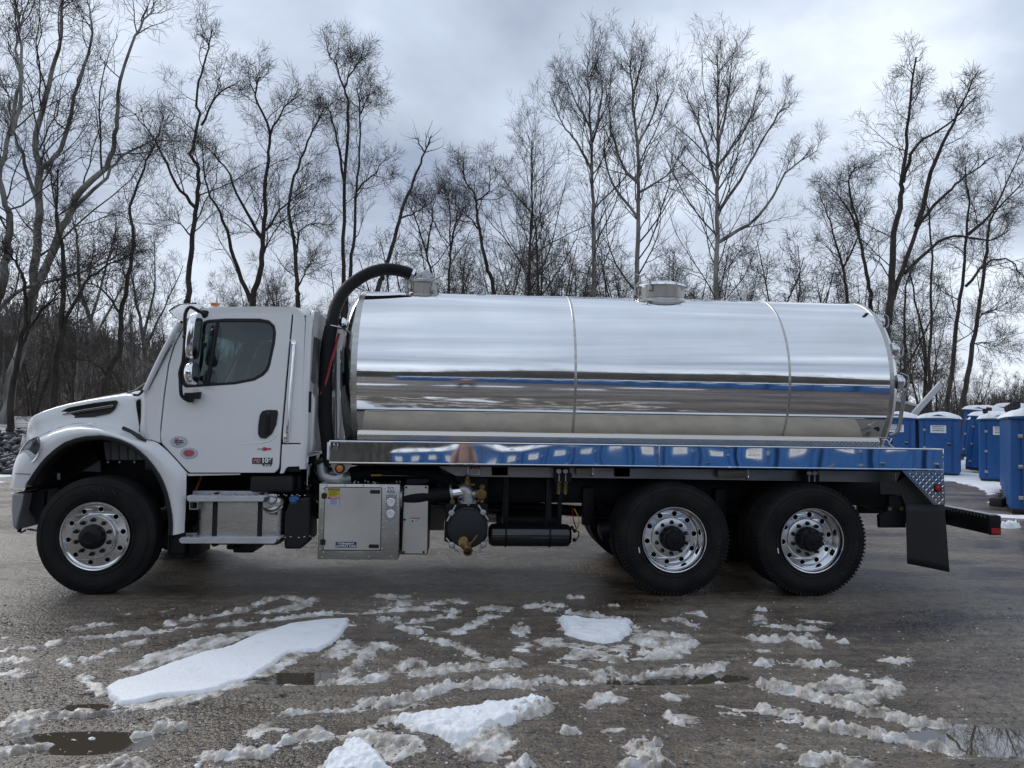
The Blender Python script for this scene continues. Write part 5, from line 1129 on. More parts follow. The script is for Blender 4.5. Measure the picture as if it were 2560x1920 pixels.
# inclined and upright diamond plate skirts along the tank
dx0=at(893,1090,.16).x; dx1=at(2200,1110,.16).x
def diamond(name,p0,u,v,nu,nv,size,m,parent,polygon=None):
    """raised lozenges in a herringbone over the plane p0 + a u + b v"""
    V=[];F=[]; p0=Vector(p0); u=Vector(u); v=Vector(v); n=u.cross(v).normalized()
    if n.y>0: n=-n
    uu=u.normalized(); vv=v.normalized()
    for i in range(nu):
        for j in range(nv):
            a=(i+.5)/nu; b=(j+.5)/nv
            if polygon and not polygon(a,b): continue
            c=p0+u*a+v*b; d=(uu+vv if (i+j)%2 else uu-vv).normalized(); e_=d.cross(n).normalized(); L=size; w=size*.26; k=len(V)
            for q in (c+d*L,c+e_*w,c-d*L,c-e_*w): V.append(q)
            V.append(c+n*size*.30); F+=[(k,k+1,k+4),(k+1,k+2,k+4),(k+2,k+3,k+4),(k+3,k,k+4)]
    return mesh(name,V,F,m,parent)
dm=mat('diamond_plate',(.66,.62,.55),.10,1.,rough2=.16,rscale=6)
za=at(1500,1104,.16).z; zm=at(1500,1094.5,.16).z; zu=at(1500,1084.5,.186).z
grid('diamond_skirt',[[(x,.16,1.405),(x,.16,zm),(x,.186,zu)] for x in np.linspace(dx0,dx1,30)],dm,T,smooth=20)
box('running_board',dx0,dx1,.187,.52,zu-.006,zu,mat('dull_tan_plate',(.50,.43,.34),.45,.5,col2=(.40,.35,.28),cscale=5),T,.001)
diamond('diamond_tread',(dx0,.1585,zm-.052),(dx1-dx0,0,0),(0,0,.048),230,3,.012,dm,T)
diamond('diamond_tread',(dx0,.162,zm+.003),(dx1-dx0,0,0),(0,.024,zu-zm-.004),230,2,.012,dm,T)
for o in [o for o in bpy.data.objects if o.name.startswith('diamond_tread')]: o['kind']='stuff'
for x in (dx0+.12,at(1240,1085,.33).x,at(1553,1085,.33).x,at(1870,1085,.33).x,at(2180,1095,.33).x): box('skirt_hinge',x-.10,x+.10,.19,.205,zu-.004,zu+.006,brush,T,.002)
# sub frame strip with pockets below the rail
yS=.34
pk=lambda x0,y0,x1,y1:rounded([(lambda w:(w.x,w.z))(at(a,b,yS)) for a,b in ((x0,y0),(x1,y0),(x1,y1),(x0,y1))],.012)
strip=[(at(a,b,yS).x,at(a,b,yS).z) for a,b in ((1095,1166),(2250,1176),(2262,1218),(2200,1206),(1560,1196),(1200,1192),(1140,1190))]
me=curve2d([strip,pk(1229,1161.5,1270,1189),pk(1535,1166,1575,1192)],.012,.001,1)
for v in me.vertices: a,b,d=v.co; v.co=Vector((a,yS+.006-d,b))
me.update(); auto(me,35); me.name='sub_frame_strip'; link('sub_frame_strip',me,mat('dull_aluminium',(.26,.26,.25),.3,.95,rough2=.45,rscale=4),T)
for (x0,x1,y0,y1) in ((1161,1170,1162,1188),(1441,1483,1166,1190),(1796,1871,1171,1197),(2227,2238,1178,1203)):
    P=[at(x0,y0+1,yS-.10),at(x1-2,y0,yS-.10),at(x1,y0+3,yS-.10),at(x1,y1-3,yS-.10),at(x1-3,y1,yS-.10),at(x1-9,y1,yS-.10)]
    tube('channel_edge',P,.005,chrome,T,k=6); a=at(x0,y0,yS-.1);b=at(x1-3,y1-2,yS-.1)
    if x1-x0>20: box('cross_channel',a.x,b.x,yS-.09,yS-.012,b.z,a.z,mat('dull_bronze_sheet',(.20,.185,.16),.3,.9),T,.004)
for x in np.linspace(2.4,7.6,8): box('bed_cross_member',x-.04,x+.04,.36,2.04,1.075,1.19,chassis,T,.005)
box('bed_floor',rl+.05,rrX,.12,2.3,1.19,1.205,chassis,T,.002)
for y in (.74,1.52): box('sub_frame_rail',2.3,8.0,y,y+.10,1.085,1.188,chassis,T,.004)
cp=plate('warning_plate',Fp([(441,313),(553,313),(551,398),(440,398)]),yS-.016,.003,whitep,T,0); plate('warning_head',Fp([(441,313),(553,313),(553,336),(441,336)]),yS-.019,.003,redp,cp,0)
text('warning_print','CAUTION',at(*Fp([(500,325)])[0],yS-.021),.011,whitep,cp,depth=.0005)
for y_,s_ in ((347,'CHECK TANK PRESSURE'),(359,'BEFORE OPENING ANY'),(371,'VALVE OR HATCH'),(383,'RELEASE VACUUM')): text('warning_print',s_,at(*Fp([(497,y_)])[0],yS-.018),.006,bluep,cp,wid=.07,depth=.0004)
# spring hangers
for dx,dy in ((0,0),(0,0)):
    pass
def hanger(px,py,sc=1.,springs=True):
    f=lambda L:[(px+(a-1515)/4.608*sc,py+(b-400)/4.608*sc) for a,b in L]
    h=plate('spring_bracket',f([(1420,318),(1582,320),(1588,380),(1612,382),(1610,480),(1540,490),(1410,485),(1412,440)]),.20,.05,chassis,T,.003)
    for q in (1462,1538):
        c=at(*f([(q,360)])[0],.195); lathe('washer',[(0,.024),(-.006,.024),(-.008,.014),(-.016,.013),(-.016,0)],c,(0,1,0),galv,h,16)
        c=at(*f([(q+3,400)])[0],.19); e_=at(*f([(q+1,480)])[0],.19); tube('bolt',[c,e_],.007,galv,h,k=8)
        if springs:
            a=at(*f([(q+1,488)])[0],.19); b=at(*f([(q-1,608)])[0],.19); n=80
            tube('spring',[(a.lerp(b,i/n)+Vector((.019*math.cos(i/n*2*math.pi*7.5),.019*math.sin(i/n*2*math.pi*7.5),0))) for i in range(n+1)],.0042,gold,h,k=6)
            lathe('nut',[(0,.011),(.014,.011)],b+Vector((0,0,-.012)),(0,0,1),gold,h,6); tube('spring_rod',[a,b],.006,chassis,h,k=6)
hanger(1408.8,1186.8); hanger(2032,1190,.82,False)
# ---------------------------------------------------------------- tank
TYc,TZc,Ta,Tb=1.22,2.075,.902,.932
xf=2.255; xr=7.667
def tring(x,s=1.,k=160): return [(x,TYc-Ta*s*math.cos(t),TZc+Tb*s*math.sin(t)) for t in np.linspace(0,2*math.pi,k,endpoint=False)]
def tsect(name,secs,m,parent,sm=30,k=160):
    V=[];F=[]
    for x,s in secs: V+=tring(x,s,k)
    for i in range(len(secs)-1):
        for j in range(k): F.append((i*k+j,(i+1)*k+j,(i+1)*k+(j+1)%k,i*k+(j+1)%k))
    for s_,i in ((1,0),(-1,len(secs)-1)):
        if secs[i][1]>.001: F.append(tuple(range(i*k,(i+1)*k))[::s_])
    return mesh(name,V,F,m,parent,sm)
tankm=poly
TK=tsect('tank_shell',[(xf,1),(xr,1)],tankm,T)
tsect('front_head',[(xf-.20,.0),(xf-.198,.45),(xf-.185,.70),(xf-.15,.86),(xf-.10,.93),(xf-.06,.972),(xf-.045,.985),(xf+.0,.999)],mat('polished_head',(.66,.67,.68),.10,1.,rough2=.2,rscale=2,bump=.03,bscale=4),T,50)
tsect('rear_head',[(xr,.998),(xr+.05,.97),(xr+.09,.90),(xr+.13,.7),(xr+.15,.4),(xr+.155,.0)],MATS['polished_head'],T,50)
tsect('head_flange',[(xr-.035,1.0),(xr-.034,1.006),(xr+.006,1.006),(xr+.01,.998)],brush,T); tsect('head_flange',[(xf-.05,.985),(xf-.045,1.002),(xf+.012,1.006),(xf+.014,1.0)],brush,T)
for px in (1439.5,1975): x=at(px,930,TYc-Ta).x; tsect('weld_band',[(x-.013,1.0),(x-.010,1.0035),(x+.010,1.0035),(x+.013,1.0)],brush,TK)
# trim line between the two upper tone bands
# hatches on top of the tank
def topz(x,y=TYc): return TZc+Tb*math.sqrt(max(0,1-((y-TYc)/Ta)**2))
def hatch(px0,px1,pyb,pyt,lid):
    c=at((px0+px1)/2,pyb,TYc); R=(at(px1,pyb,TYc).x-at(px0,pyb,TYc).x)/2; zt__=at((px0+px1)/2,pyt,TYc-R*.2).z; z0=topz(0)-.06
    h=lathe('manway',[(0,R),(zt__-z0-.02,R),(zt__-z0-.02,R*1.0),(zt__-z0,R*1.07),(zt__-z0+.012,R*1.07),(zt__-z0+.014,R*.9)],(c.x,TYc,z0),(0,0,1),mat('welded_aluminium',(.36,.34,.31),.3,.95,rough2=.45,rscale=5,bump=.1,bscale=30),T,56)
    lathe('manway_flange',[(0,R*1.0),(.03,R*1.12),(.045,R*1.12),(.06,R*1.01)],(c.x,TYc,z0+.0),(0,0,1),brush,h,56)
    return h,c,R,zt__
h,c,R,zh=hatch(1020.5,1094,734,708,0)
lathe('hatch_lid',[(0,R*1.1),(.022,R*1.1),(.04,R*.9),(.05,R*.55)],(c.x,TYc,zh),(0,0,1),galv,h,48)
tube('elbow',[(c.x+.02,TYc,zh+.03),(c.x-.0,TYc,zh+.075),at(1055,698,TYc),at(1041,692.5,TYc)],[.10,.098,.088,.085],galv,h,k=20,sm=5)
def tbolt(h,px,py,y,up_=1):
    b=at(px,py,y); tube('latch_bolt',[b,b+Vector((0,0,.09))],.014,galv,h,k=8); tube('latch_wing',[b+Vector((-.055,0,.125)),b+Vector((0,-.01,.095)),b+Vector((.05,-.02,.13))],.010,galv,h,k=6); tube('latch_ear',[b+Vector((0,0,-.015)),b+Vector((0,0,.03))],.028,galv,h,k=10)
tbolt(h,1082,724,TYc-R*.75); tbolt(h,1017,727,TYc-.1); tbolt(h,1092,718,TYc+.15)
h,c,R,zh=hatch(1595,1708,748,718,1)
lathe('hatch_lid',[(0,R*1.08),(.015,R*1.08),(.028,R*1.0),(.05,R*.75),(.062,R*.4),(.065,0)],(c.x,TYc,zh),(0,0,1),poly,h,48)
tbolt(h,1625,722,TYc-R*.85); tbolt(h,1702,722,TYc-R*.6); tbolt(h,1588,735,TYc-R*.1); tbolt(h,1600,712,TYc+R*.5); tbolt(h,1712,712,TYc+.1)
def eye(px,py,r=.05):
    c=at(px,py,TYc); tube('lifting_eye',[c+Vector((r*math.cos(a),0,r*math.sin(a)*1.1)) for a in np.linspace(-.4,math.pi+.4,16)],.014,galv,T,k=6)
eye(1202,730); eye(1833,750)
tube('top_rod',[at(1822,757,TYc),at(1870,732,TYc+.1),at(1905,712,TYc+.2)],.012,galv,T,k=6)
# sight glasses and fittings on the rear head
for (px,py) in ((2198,805),(2234,876),(2247,955)):
    w=atX(px-8,py,xr+.06); c=w
    g=lathe('sight_glass',[(0,.08),(.03,.078),(.06,.064),(.08,.040),(.086,0)],c,(1,-.25,0),mat('sight_glass_body',(.72,.74,.75),.06,1.),T,28)
    tube('guard_wire',[c+Vector((.02,-.05,.09)),c+Vector((.09,-.06,.06)),c+Vector((.105,-.06,0)),c+Vector((.09,-.06,-.06)),c+Vector((.02,-.05,-.09))],.008,galv,g,k=6,sm=3)
    lathe('black_knob',[(0,.018),(.03,.018)],c+Vector((.115,-.05,0)),(1,0,0),black,g,12)
o=atX(2250,960,xr+.06); b=atX(2240,1083,xr+.06); tube('gauge_pipe',[atX(2262,975,xr+.1),atX(2252,1040,xr+.1),atX(2244,1078,xr+.08),atX(2226,1088,xr+.03)],.02,galv,T,k=8,sm=3)
tube('rear_latch',[atX(2178,745,xr-.02),atX(2174,765,xr-.02)],.02,black,T,k=8)
tube('chain_hook',[at(2216,1100,.4),at(2228,1104,.35),at(2222,1112,.35)],.016,chassis,T,k=6,sm=3)
tube('white_rope',[at(2206,1100,.32),at(2216,1099,.30),at(2224,1106,.28),at(2228,1098,.28),at(2230,1097,.28)],.007,whitep,T,k=6,sm=3); tube('white_rope',[at(2222,1109,.28),at(2230,1116,.28),at(2234,1120,.28)],.008,whitep,T,k=6)
# ---------------------------------------------------------------- big hose from rail to top hatch
hp=[((1036,691),1.2),((1009,679),1.18),((967,673),1.1),((925,682),1.0),((885.5,705),.9),((860,730),.8),((840,767),.68),((830,809),.58),((819,866),.48),((815,926),.42),((813,987),.38),((813,1047),.35),((818,1092),.33),((824,1140),.33),((828,1162),.34)]
HPt=[at(a[0],a[1],y) for a,y in hp]
hose=tube('suction_hose',HPt,.065,hosem,T,k=18,sm=8,rib=.025)
# red stripe lying on the hose
Q=smoothpath([at(848,833,.64-.075),at(840,862,.47),at(827,905,.37),at(816,950,.335),at(802,985,.32)],5)
G=[]
for i,q in enumerate(Q):
    w=.022*(1 if i<14 else 1); G.append([(q[0]-w,q[1]+.028,q[2]),(q[0]-w*.3,q[1],q[2]),(q[0]+w*.6,q[1],q[2])])
grid('red_stripe',G,mat('red_stripe_paint',(.30,.03,.03),.6),hose)
for i in (0,): 
    d=(HPt[0]-HPt[1]).normalized(); lathe('hose_clamp',[(-.01,.072),(-.01,.078),(.02,.078),(.02,.072)],HPt[0]-d*.03,tuple(d),chrome,T,28,cap=False)
w=at(832,816,.58); tube('hose_tie',[w+Vector((.078*math.cos(a),.078*math.sin(a),.0-.01*math.cos(a))) for a in np.linspace(0,2*math.pi,25)],.007,whitep,hose,k=6)
tube('hose_bracket',[at(848,820,.62),at(865,820,.75),at(873,826,.8)],.014,galv,T,k=8); lathe('work_lamp',[(0,.05),(.05,.045),(.06,.02),(.06,0)],at(857,808,.72),(0,-1,.2),chrome,T,20)
tube('sight_tube',[atX(846,870,2.12),atX(846,1000,2.12),atX(846,1095,2.12)],.014,mat('white_pipe',(.6,.62,.64),.3,.5),T,k=8); tube('ladder_rail',[at(842,860,.75),at(838,1098,.6)],.012,galv,T,k=8)
# lower suction pipe: elbow and black hose running to the valve
tube('bed_elbow',[at(806,1160,.36),at(812,1190,.36),at(835,1200,.34),at(858,1197,.32),at(876,1194,.33)],[.055,.066,.068,.068,.064],galv,T,k=20,sm=6)
tube('lower_hose',[at(872,1190,.40),at(920,1182,.42),at(1000,1180,.44),at(1060,1185,.44),at(1110,1198,.42),at(1150,1226,.40)],.085,hosem,T,k=18,sm=6)
yl=tube('yellow_handle',[at(928,1188,.30),at(953,1188,.30)],.009,yellp,T,k=8); tube('pull_rod',[at(953,1188.5,.30),at(1045,1190,.30)],.003,galv,T,k=6)
# amber lamp plate
lp=plate('lamp_bracket',[(826,1158),(879,1158),(876,1168),(866,1180),(848,1186),(836,1183),(830,1170)],.03,.006,MATS['welded_aluminium'],T,.001)
c=at(850,1171,.025); lathe('amber_lamp',[(0,.045),(-.018,.045),(-.02,.036),(-.012,.035)],c,(0,1,0),black,T,28); lathe('amber_lens',[(-.010,.034),(-.026,.030),(-.030,.015),(-.030,0)],c,(0,1,0),amber,T,28)
# ---------------------------------------------------------------- pump cabinet
ex=lambda a,b,y=.02:at(*Ep([(a,b)])[0],y)
p0=ex(203,370); p1=ex(1262,370); p2=ex(1240,1360); p3=ex(172,1368)
cx0,cx1=(p0.x+p3.x)/2,(p1.x+p2.x)/2; cz0,cz1=(p2.z+p3.z)/2,(p0.z+p1.z)/2
cab_=box('cabinet_body',cx0,cx1,.024,.60,cz0,cz1,brush,T,.006,2)
fx=lambda q:cx0+(q-190)/(1252-190)*(cx1-cx0)                       # cabinet drawn square on its own front
fz=lambda q:cz1-(q-370)/(1362-370)*(cz1-cz0)
def cpl(name,L,y,th,m,parent=None,bev=.001,rnd=0,holes=()): return plate(name,[(fx(a),fz(b)) for a,b in L],y,th,m,parent or T,bev,rnd,[ [(fx(a),fz(b)) for a,b in h] for h in holes],world=True)
cpl('door_gasket',[(262,410),(1020,410),(1020,1245),(262,1245)],.019,.006,black,T,.001,.012)
cd_=cpl('cabinet_door',[(272,420),(1012,420),(1012,1234),(272,1234)],.010,.012,steel,T,.002,.012)
for a,b in ((870,468),(870,1183)): cpl('door_latch',[(a-8,b-24),(a+124,b-24),(a+124,b+24),(a-8,b+24)],.002,.008,black,cd_,.002,.010)
for a,b in ((262,527),(262,1134)): cpl('door_hinge',[(a-36,b-36),(a+34,b-36),(a+34,b+36),(a-36,b+36)],-.002,.022,black,T,.004,.010)
st=cpl('caution_sticker',[(312,428),(462,428),(462,530),(312,530)],.0045,.002,yellp,cd_,0); cpl('sticker_head',[(312,428),(462,428),(462,454),(312,454)],.003,.0016,blackp,st,0)
text('sticker_print','CAUTION',(fx(400),.0020,fz(441)),.011,yellp,st,depth=.0003,bold=.0004); text('sticker_print','▲',(fx(335),.0020,fz(441)),.010,yellp,st,depth=.0003)
for i in range(5): cpl('sticker_line',[(325,466+i*13),(325+[125,100,118,125,90][i],466+i*13),(325+[125,100,118,125,90][i],470+i*13),(325,470+i*13)],.003,.0012,blackp,st,0)
st=cpl('attention_sticker',[(312,540),(462,540),(462,650),(312,650)],.0045,.002,mat('pale_blue_sticker',(.45,.50,.62),.5),cd_,0); cpl('sticker_head',[(312,540),(462,540),(462,567),(312,567)],.003,.0016,redp,st,0)
text('sticker_print','ATTENTION',(fx(400),.0020,fz(553)),.010,whitep,st,depth=.0003,bold=.0004)
for i in range(5): cpl('sticker_line',[(345,578+i*13),(430,578+i*13),(430,581+i*13),(345,581+i*13)],.003,.0012,bluep,st,0)
st=cpl('name_plate',[(428,1128),(700,1128),(700,1202),(428,1202)],.0045,.002,bluep,cd_,0)
text('name_print','Challenger',(fx(540),.0028,fz(1147)),.019,whitep,st,depth=.0003,bold=.0006); cpl('name_block',[(608,1138),(668,1138),(668,1158),(608,1158)],.003,.0012,creamp,st,0); text('name_print','PRO PAK',(fx(595),.0028,fz(1183)),.020,whitep,st,wid=.145,depth=.0003,bold=.0004)
cpl('name_block',[(436,1174),(484,1174),(484,1194),(436,1194)],.003,.0012,creamp,st,0); text('name_print','4310',(fx(460),.0018,fz(1184)),.010,bluep,st,depth=.0003)
text('name_print','SERIES',(fx(638),.0018,fz(1148)),.009,bluep,st,depth=.0003)
st=cpl('brand_plate',[(1090,408),(1194,408),(1194,480),(1090,480)],.021,.003,bluep,T,0,.003); text('brand_print','NVE',(fx(1142),.0188,fz(438)),.034,whitep,st,depth=.0003,bold=.0015); cpl('brand_line',[(1098,466),(1186,466),(1186,472),(1098,472)],.0188,.001,whitep,st,0)
gp=cpl('gauge_panel',[(1075,500),(1215,500),(1215,870),(1075,870)],.0215,.002,mat('gauge_panel_sheet',(.40,.41,.42),.3,.9),T,0,.01)
for b,a0 in ((608,.8),(760,2.35)):
    c=(fx(1140),.020,fz(b)); g=lathe('gauge',[(0,.041),(-.012,.040),(-.015,.036),(-.008,.034),(-.008,0)],c,(0,1,0),chrome,T,36)
    lathe('gauge_face',[(-.0085,.033),(-.0095,.032),(-.0095,0)],c,(0,1,0),whitep,g,36)
    u=Vector((math.cos(a0),0,math.sin(a0))); cc=Vector(c)+Vector((0,-.0105,0)); tube('gauge_needle',[cc-u*.016,cc+u*.026],.0013,blackp,g,k=4)
    for i in range(13):
        a=math.radians(-50+i*280/12); q=Vector((math.cos(a),0,math.sin(a))); tube('gauge_mark',[cc+q*.024,cc+q*.029],.0006,blackp,g,k=4)
riv=[(290,385),(532,385),(770,385),(1003,385),(250,430),(1050,422),(240,692),(1045,685),(232,960),(1038,948),(222,1228),(1032,1220),(268,1270),(507,1270),(747,1267),(985,1265),(215,668),(200,1042),(1232,650),(1228,1024),(250,1335),(557,1332),(862,1328),(1162,1325),(1092,512),(1190,512),(1085,858),(1187,858)]
r0=None
for a,b in riv:
    if r0 is None: r0=lathe('rivet',[(0,.009),(-.004,.008),(-.006,.004),(-.006,0)],(0,0,0),(0,1,0),brush,T,10); o=r0
    else: o=r0.copy(); COL.objects.link(o)
    o.location=(fx(a),.024,fz(b))
for a in (240,270,300,640,660,700,760,820,900,940,1200,1240): w=at(760+a/5.267,1140+350/5.267,.1); lathe('top_bolt',[(0,.008),(.012,.008)],(w.x,rng.uniform(.06,.4),cz1),(0,0,1),galv,T,8)
lathe('hose_flange',[(0,.105),(.014,.105),(.02,.085)],(cx1,.20,ex(1290,560,.2).z),(1,0,0),galv,T,40)
# side cabinet
sc=plate('side_cabinet',rounded(Ep([(1322,388),(1636,390),(1622,1290),(1288,1285)]),2,2),.13,.03,steel,T,.004)
box('side_cabinet_body',*(lambda a,b:(a.x,b.x,.162,.6,b.z,a.z))(ex(1290,395,.16),ex(1625,1300,.16)),black,T,.006)
for a in ((1345,412),(1605,412),(1325,838),(1312,1265),(1575,1265)): lathe('corner_bolt',[(0,.011),(-.006,.010),(-.006,0)],at(*Ep([a])[0],.129),(0,1,0),chassis,sc,12)
st=plate('warning_sticker',Ep([(1408,812),(1528,814),(1526,872),(1405,868)]),.1275,.002,creamp,sc,0); plate('sticker_head',Ep([(1408,812),(1528,814),(1527,828),(1408,826)]),.1255,.002,redp,st,0); plate('sticker_triangle',Ep([(1428,835),(1446,866),(1410,865)]),.126,.001,blackp,st,0)
for i in range(3): plate('sticker_line',Ep([(1455,838+i*10),(1515,839+i*10),(1515,842+i*10),(1455,841+i*10)]),.126,.001,bluep,st,0)
plate('dark_bracket',Ep([(1350,300),(1640,300),(1650,340),(1560,380),(1345,385)]),.2,.03,chassis,T,.003)
plate('grey_back_sheet',Ep([(1640,660),(1850,690),(1845,975),(1632,980)]),.62,.01,mat('tan_sheet',(.17,.16,.14),.5,.4),T,.001)
tube('pump_hose',[(cx1+.01,.20,ex(1290,560,.2).z),ex(1500,545,.19),ex(1700,520,.2),ex(1950,490,.22)],.074,hosem,T,k=18,sm=8,rib=.02)
c0=ex(1945,490,.22); c1=ex(1975,485,.22); d=(c1-c0).normalized()
lathe('hose_clamp',[(-.012,.080),(-.012,.088),(.010,.088),(.010,.080)],c0,tuple(d),galv,T,30,cap=False)
pe=tube('pipe_sleeve',[ex(1955,487,.22),ex(2095,470,.22)],.066,chrome,T,k=28); lathe('sleeve_end',[(0,.07),(.01,.07)],ex(2090,470,.22),tuple(d),galv,pe,28)
tube('pipe_elbow',[ex(2090,470,.22),Vector(at(*Fp([(370,580)])[0],.22)),at(*Fp([(405,620)])[0],.22),at(*Fp([(420,680)])[0],.22),at(*Fp([(422,715)])[0],.22)],[.067,.072,.074,.074,.076],galv,T,k=24,sm=6)
fp=lambda a,b,y=.1:at(*Fp([(a,b)])[0],y)
lathe('elbow_flange',[(0,.105),(.014,.105),(.018,.08)],fp(420,722,.22),(0,0,1),galv,T,32)
for a in np.linspace(0,2*math.pi,8,endpoint=False): lathe('flange_nut',[(-.018,.012),(.026,.012)],fp(420,722,.22)+Vector((.092*math.cos(a),.092*math.sin(a),0)),(0,0,1),galv,T,6)
# secondary trap: dark drum with bolted cover
plate('trap_plate',Fp([(170,730),(640,732),(640,1165),(560,1190),(200,1190),(140,1165),(150,800)]),.14,.40,chassis,T,.008)
c=fp(411,1012,.06); cv_=lathe('trap_cover',[(.08,.185),(.03,.192),(.0,.190),(-.006,.182),(-.006,.172),(-.014,.168),(-.026,.10),(-.030,0)],c,(0,1,0),mat('cover_paint',(.014,.016,.020),.42,rough2=.55,rscale=5),T,64)
for (a,b,ang) in ((225,842,62),(590,835,-55),(228,1210,-50),(592,1205,60)):
    w=fp(a,b,.05); q=math.radians(ang); u=Vector((math.cos(q),0,math.sin(q))); t_=tube('wing_bolt',[w-u*.085,w-u*.03,w+u*.03,w+u*.085],[.010,.010,.010,.010],galv,T,k=8); lathe('bolt_boss',[(.03,.030),(-.02,.028),(-.03,.018),(-.03,0)],w,(0,1,0),galv,t_,16)
    tube('clamp_ear',[w+Vector((0,.03,0)),w+Vector((0,.09,0))],.028,chassis,T,k=10)
bv=tube('brass_valve_body',[fp(372,1190,.02),fp(405,1240,.0),fp(425,1290,-.02)],[.050,.042,.040],brass,T,k=20,sm=2); lathe('valve_cap',[(0,.052),(-.02,.056),(-.035,.050),(-.035,.0)],fp(372,1185,.03),(.3,.6,-.4),brass,bv,8); lathe('valve_mouth',[(0,.036),(-.03,.040),(-.03,.026),(0,.02)],fp(412,1272,-.02),(0,1,.6),brass,bv,24)
tube('valve_lever',[fp(430,1205,-.02),fp(470,1170,-.03),fp(525,1095,-.03)],[.012,.010,.013],brass,bv,k=8); lathe('lever_nut',[(0,.022),(-.03,.020),(-.03,0)],fp(432,1190,-.01),(0,1,0),brass,bv,6)
rv_=lathe('relief_valve',[(0,.022),(.04,.024),(.045,.034),(.10,.034),(.105,.022),(.13,.018),(.14,.008)],fp(408,575,.22),(0,0,1),brass,T,12); tube('relief_outlet',[fp(420,512,.22),fp(490,518,.22)],.017,brass,rv_,k=10)
lathe('check_valve',[(0,.052),(-.02,.052),(-.028,.040),(-.034,.040),(-.034,0)],fp(565,630,.14),(0,1,0),brass,T,28); tube('valve_link',[fp(470,620,.2),fp(520,620,.18)],.036,galv,T,k=16,rib=.1); tube('valve_tail',[fp(575,670,.15),fp(580,725,.13)],.02,brass,T,k=10)
for a in ((236,710),(578,540)): lathe('brass_washer',[(0,.025),(-.01,.024),(-.01,.012),(-.018,.011),(-.018,0)],fp(*a,.14),(0,1,0),brass,T,16)
plate('mount_plate',Fp([(60,430),(640,430),(640,760),(150,770),(60,760)]),.36,.30,chassis,T,.006)
# air tanks and brackets
for (ya,yb,rad,yy) in ((975,1235,.125,.42),):
    a=fp(645,(ya+yb)/2,.30); b=fp(1608,(ya+yb)/2-8,.30); L=b.x-a.x; z=(a.z+b.z)/2; R2=(fp(1000,975,.30).z-fp(1000,1235,.30).z)/2
    lathe('air_tank',[(0,.02),(.005,R2*.7),(.03,R2*.95),(.06,R2),(L-.06,R2),(L-.03,R2*.95),(L-.005,R2*.7),(L,.02)],(a.x,.30+R2*.3,z),(1,0,0),mat('gloss_black',(.008,.009,.011),.16,coat=.6),T,48)
    lathe('air_tank',[(0,.02),(.005,R2*.7),(.03,R2*.95),(L*.8,R2),(L*.8+.03,R2*.7)],(a.x+.1,1.0,z+.05),(1,0,0),chassis,T,32)
    for q in (855,1362): x=fp(q,1000,.25).x; tube('tank_band',[(x,.30+R2*.3+R2*1.02*math.cos(t),z+R2*1.02*math.sin(t)) for t in np.linspace(0,2*math.pi,33)],.010,chassis,T,k=6,cap=False); box('tank_hanger',x-.028,x+.028,.40,.52,z,1.07,chassis,T,.004)
box('hanger_bar',fp(1500,1000,.3).x-.02,fp(1500,1000,.3).x+.02,.5,.56,z,1.0,chassis,T,.004)
for a in ((1610,1010),(1640,1045),(1640,1150)): lathe('fitting',[(0,.02),(-.04,.016),(-.04,0)],fp(*a,.35),(0,1,0),chassis,T,10)
tube('air_hose',[fp(1640,1040,.3),fp(1690,1060,.3),fp(1680,1130,.3),fp(1640,1150,.3)],.006,black,T,k=6,sm=4)
# ---------------------------------------------------------------- rear end
hq=lambda a,b,y=.05:at(*Hp([(a,b)])[0],y)
ty=.012
tri=Hp([(1278,302),(1597,302),(1607,558),(1520,558)])
dt=plate('diamond_corner',tri,ty,.006,dm,T,.001)
a=hq(1278,302,ty-.0005); b=hq(1597,302,ty-.0005); c_=hq(1607,558,ty-.0005); d_=hq(1520,558,ty-.0005)
def inside(u,v):
    x=a.x+(b.x-a.x)*u; z=c_.z+(a.z-c_.z)*v; t=(a.z-z)/(a.z-d_.z); xl=a.x+(d_.x-a.x)*t; return x>xl+.02 and x<b.x-.01
o=diamond('diamond_tread',(a.x,ty-.0008,c_.z),(b.x-a.x,0,0),(0,0,a.z-c_.z),13,10,.019,chrome,dt,inside); o['kind']='stuff'
lathe('side_lamp',[(0,.040),(-.012,.040),(-.014,.032),(-.006,.031)],hq(1545,430,ty-.001),(0,1,0),black,T,28); lathe('side_lens',[(-.006,.031),(-.020,.027),(-.024,0)],hq(1545,430,ty-.001),(0,1,0),redl,T,28)
plate('rear_hanger',Hp([(1105,380),(1240,385),(1330,300),(1278,302),(1520,560),(1500,562),(1300,560),(1270,480),(1110,478)]),.12,.02,mat('shaded_sheet',(.05,.047,.043),.4,.6),T,.001)
plate('flap_support',Hp([(1175,490),(1520,500),(1600,560),(1600,575),(1305,575),(1305,735),(1105,735),(1100,640),(1180,600)]),.16,.05,chassis,T,.003)
for q in ((1178,590),(1268,590)): lathe('frame_bolt',[(0,.020),(-.012,.018),(-.012,0)],hq(*q,.158),(0,1,0),mat('rusty_bolt',(.20,.15,.09),.5,.7),T,12)
G=[]
q0=[hq(1305,556,.06),hq(1602,556,.06)]; q1=[hq(1318,1012,.01),hq(1635,1075,.0)]
for t in np.linspace(0,1,9):
    r=[]
    for s in np.linspace(0,1,7):
        A_=q0[0].lerp(q1[0],t); B_=q0[1].lerp(q1[1],t); w=A_.lerp(B_,s); r.append((w.x,w.y+.012*math.sin(s*5)*t,w.z))
    G.append(r)
fl=grid('mudflap',G,mat('mudflap_rubber',(.012,.012,.013),.6,bump=.1,bscale=40),T); md=fl.modifiers.new('s','SOLIDIFY'); md.thickness=.008
me=fl.data.copy(); o=link('mudflap',me,None,T); 
for v in me.vertices: v.co.y=2.4-v.co.y
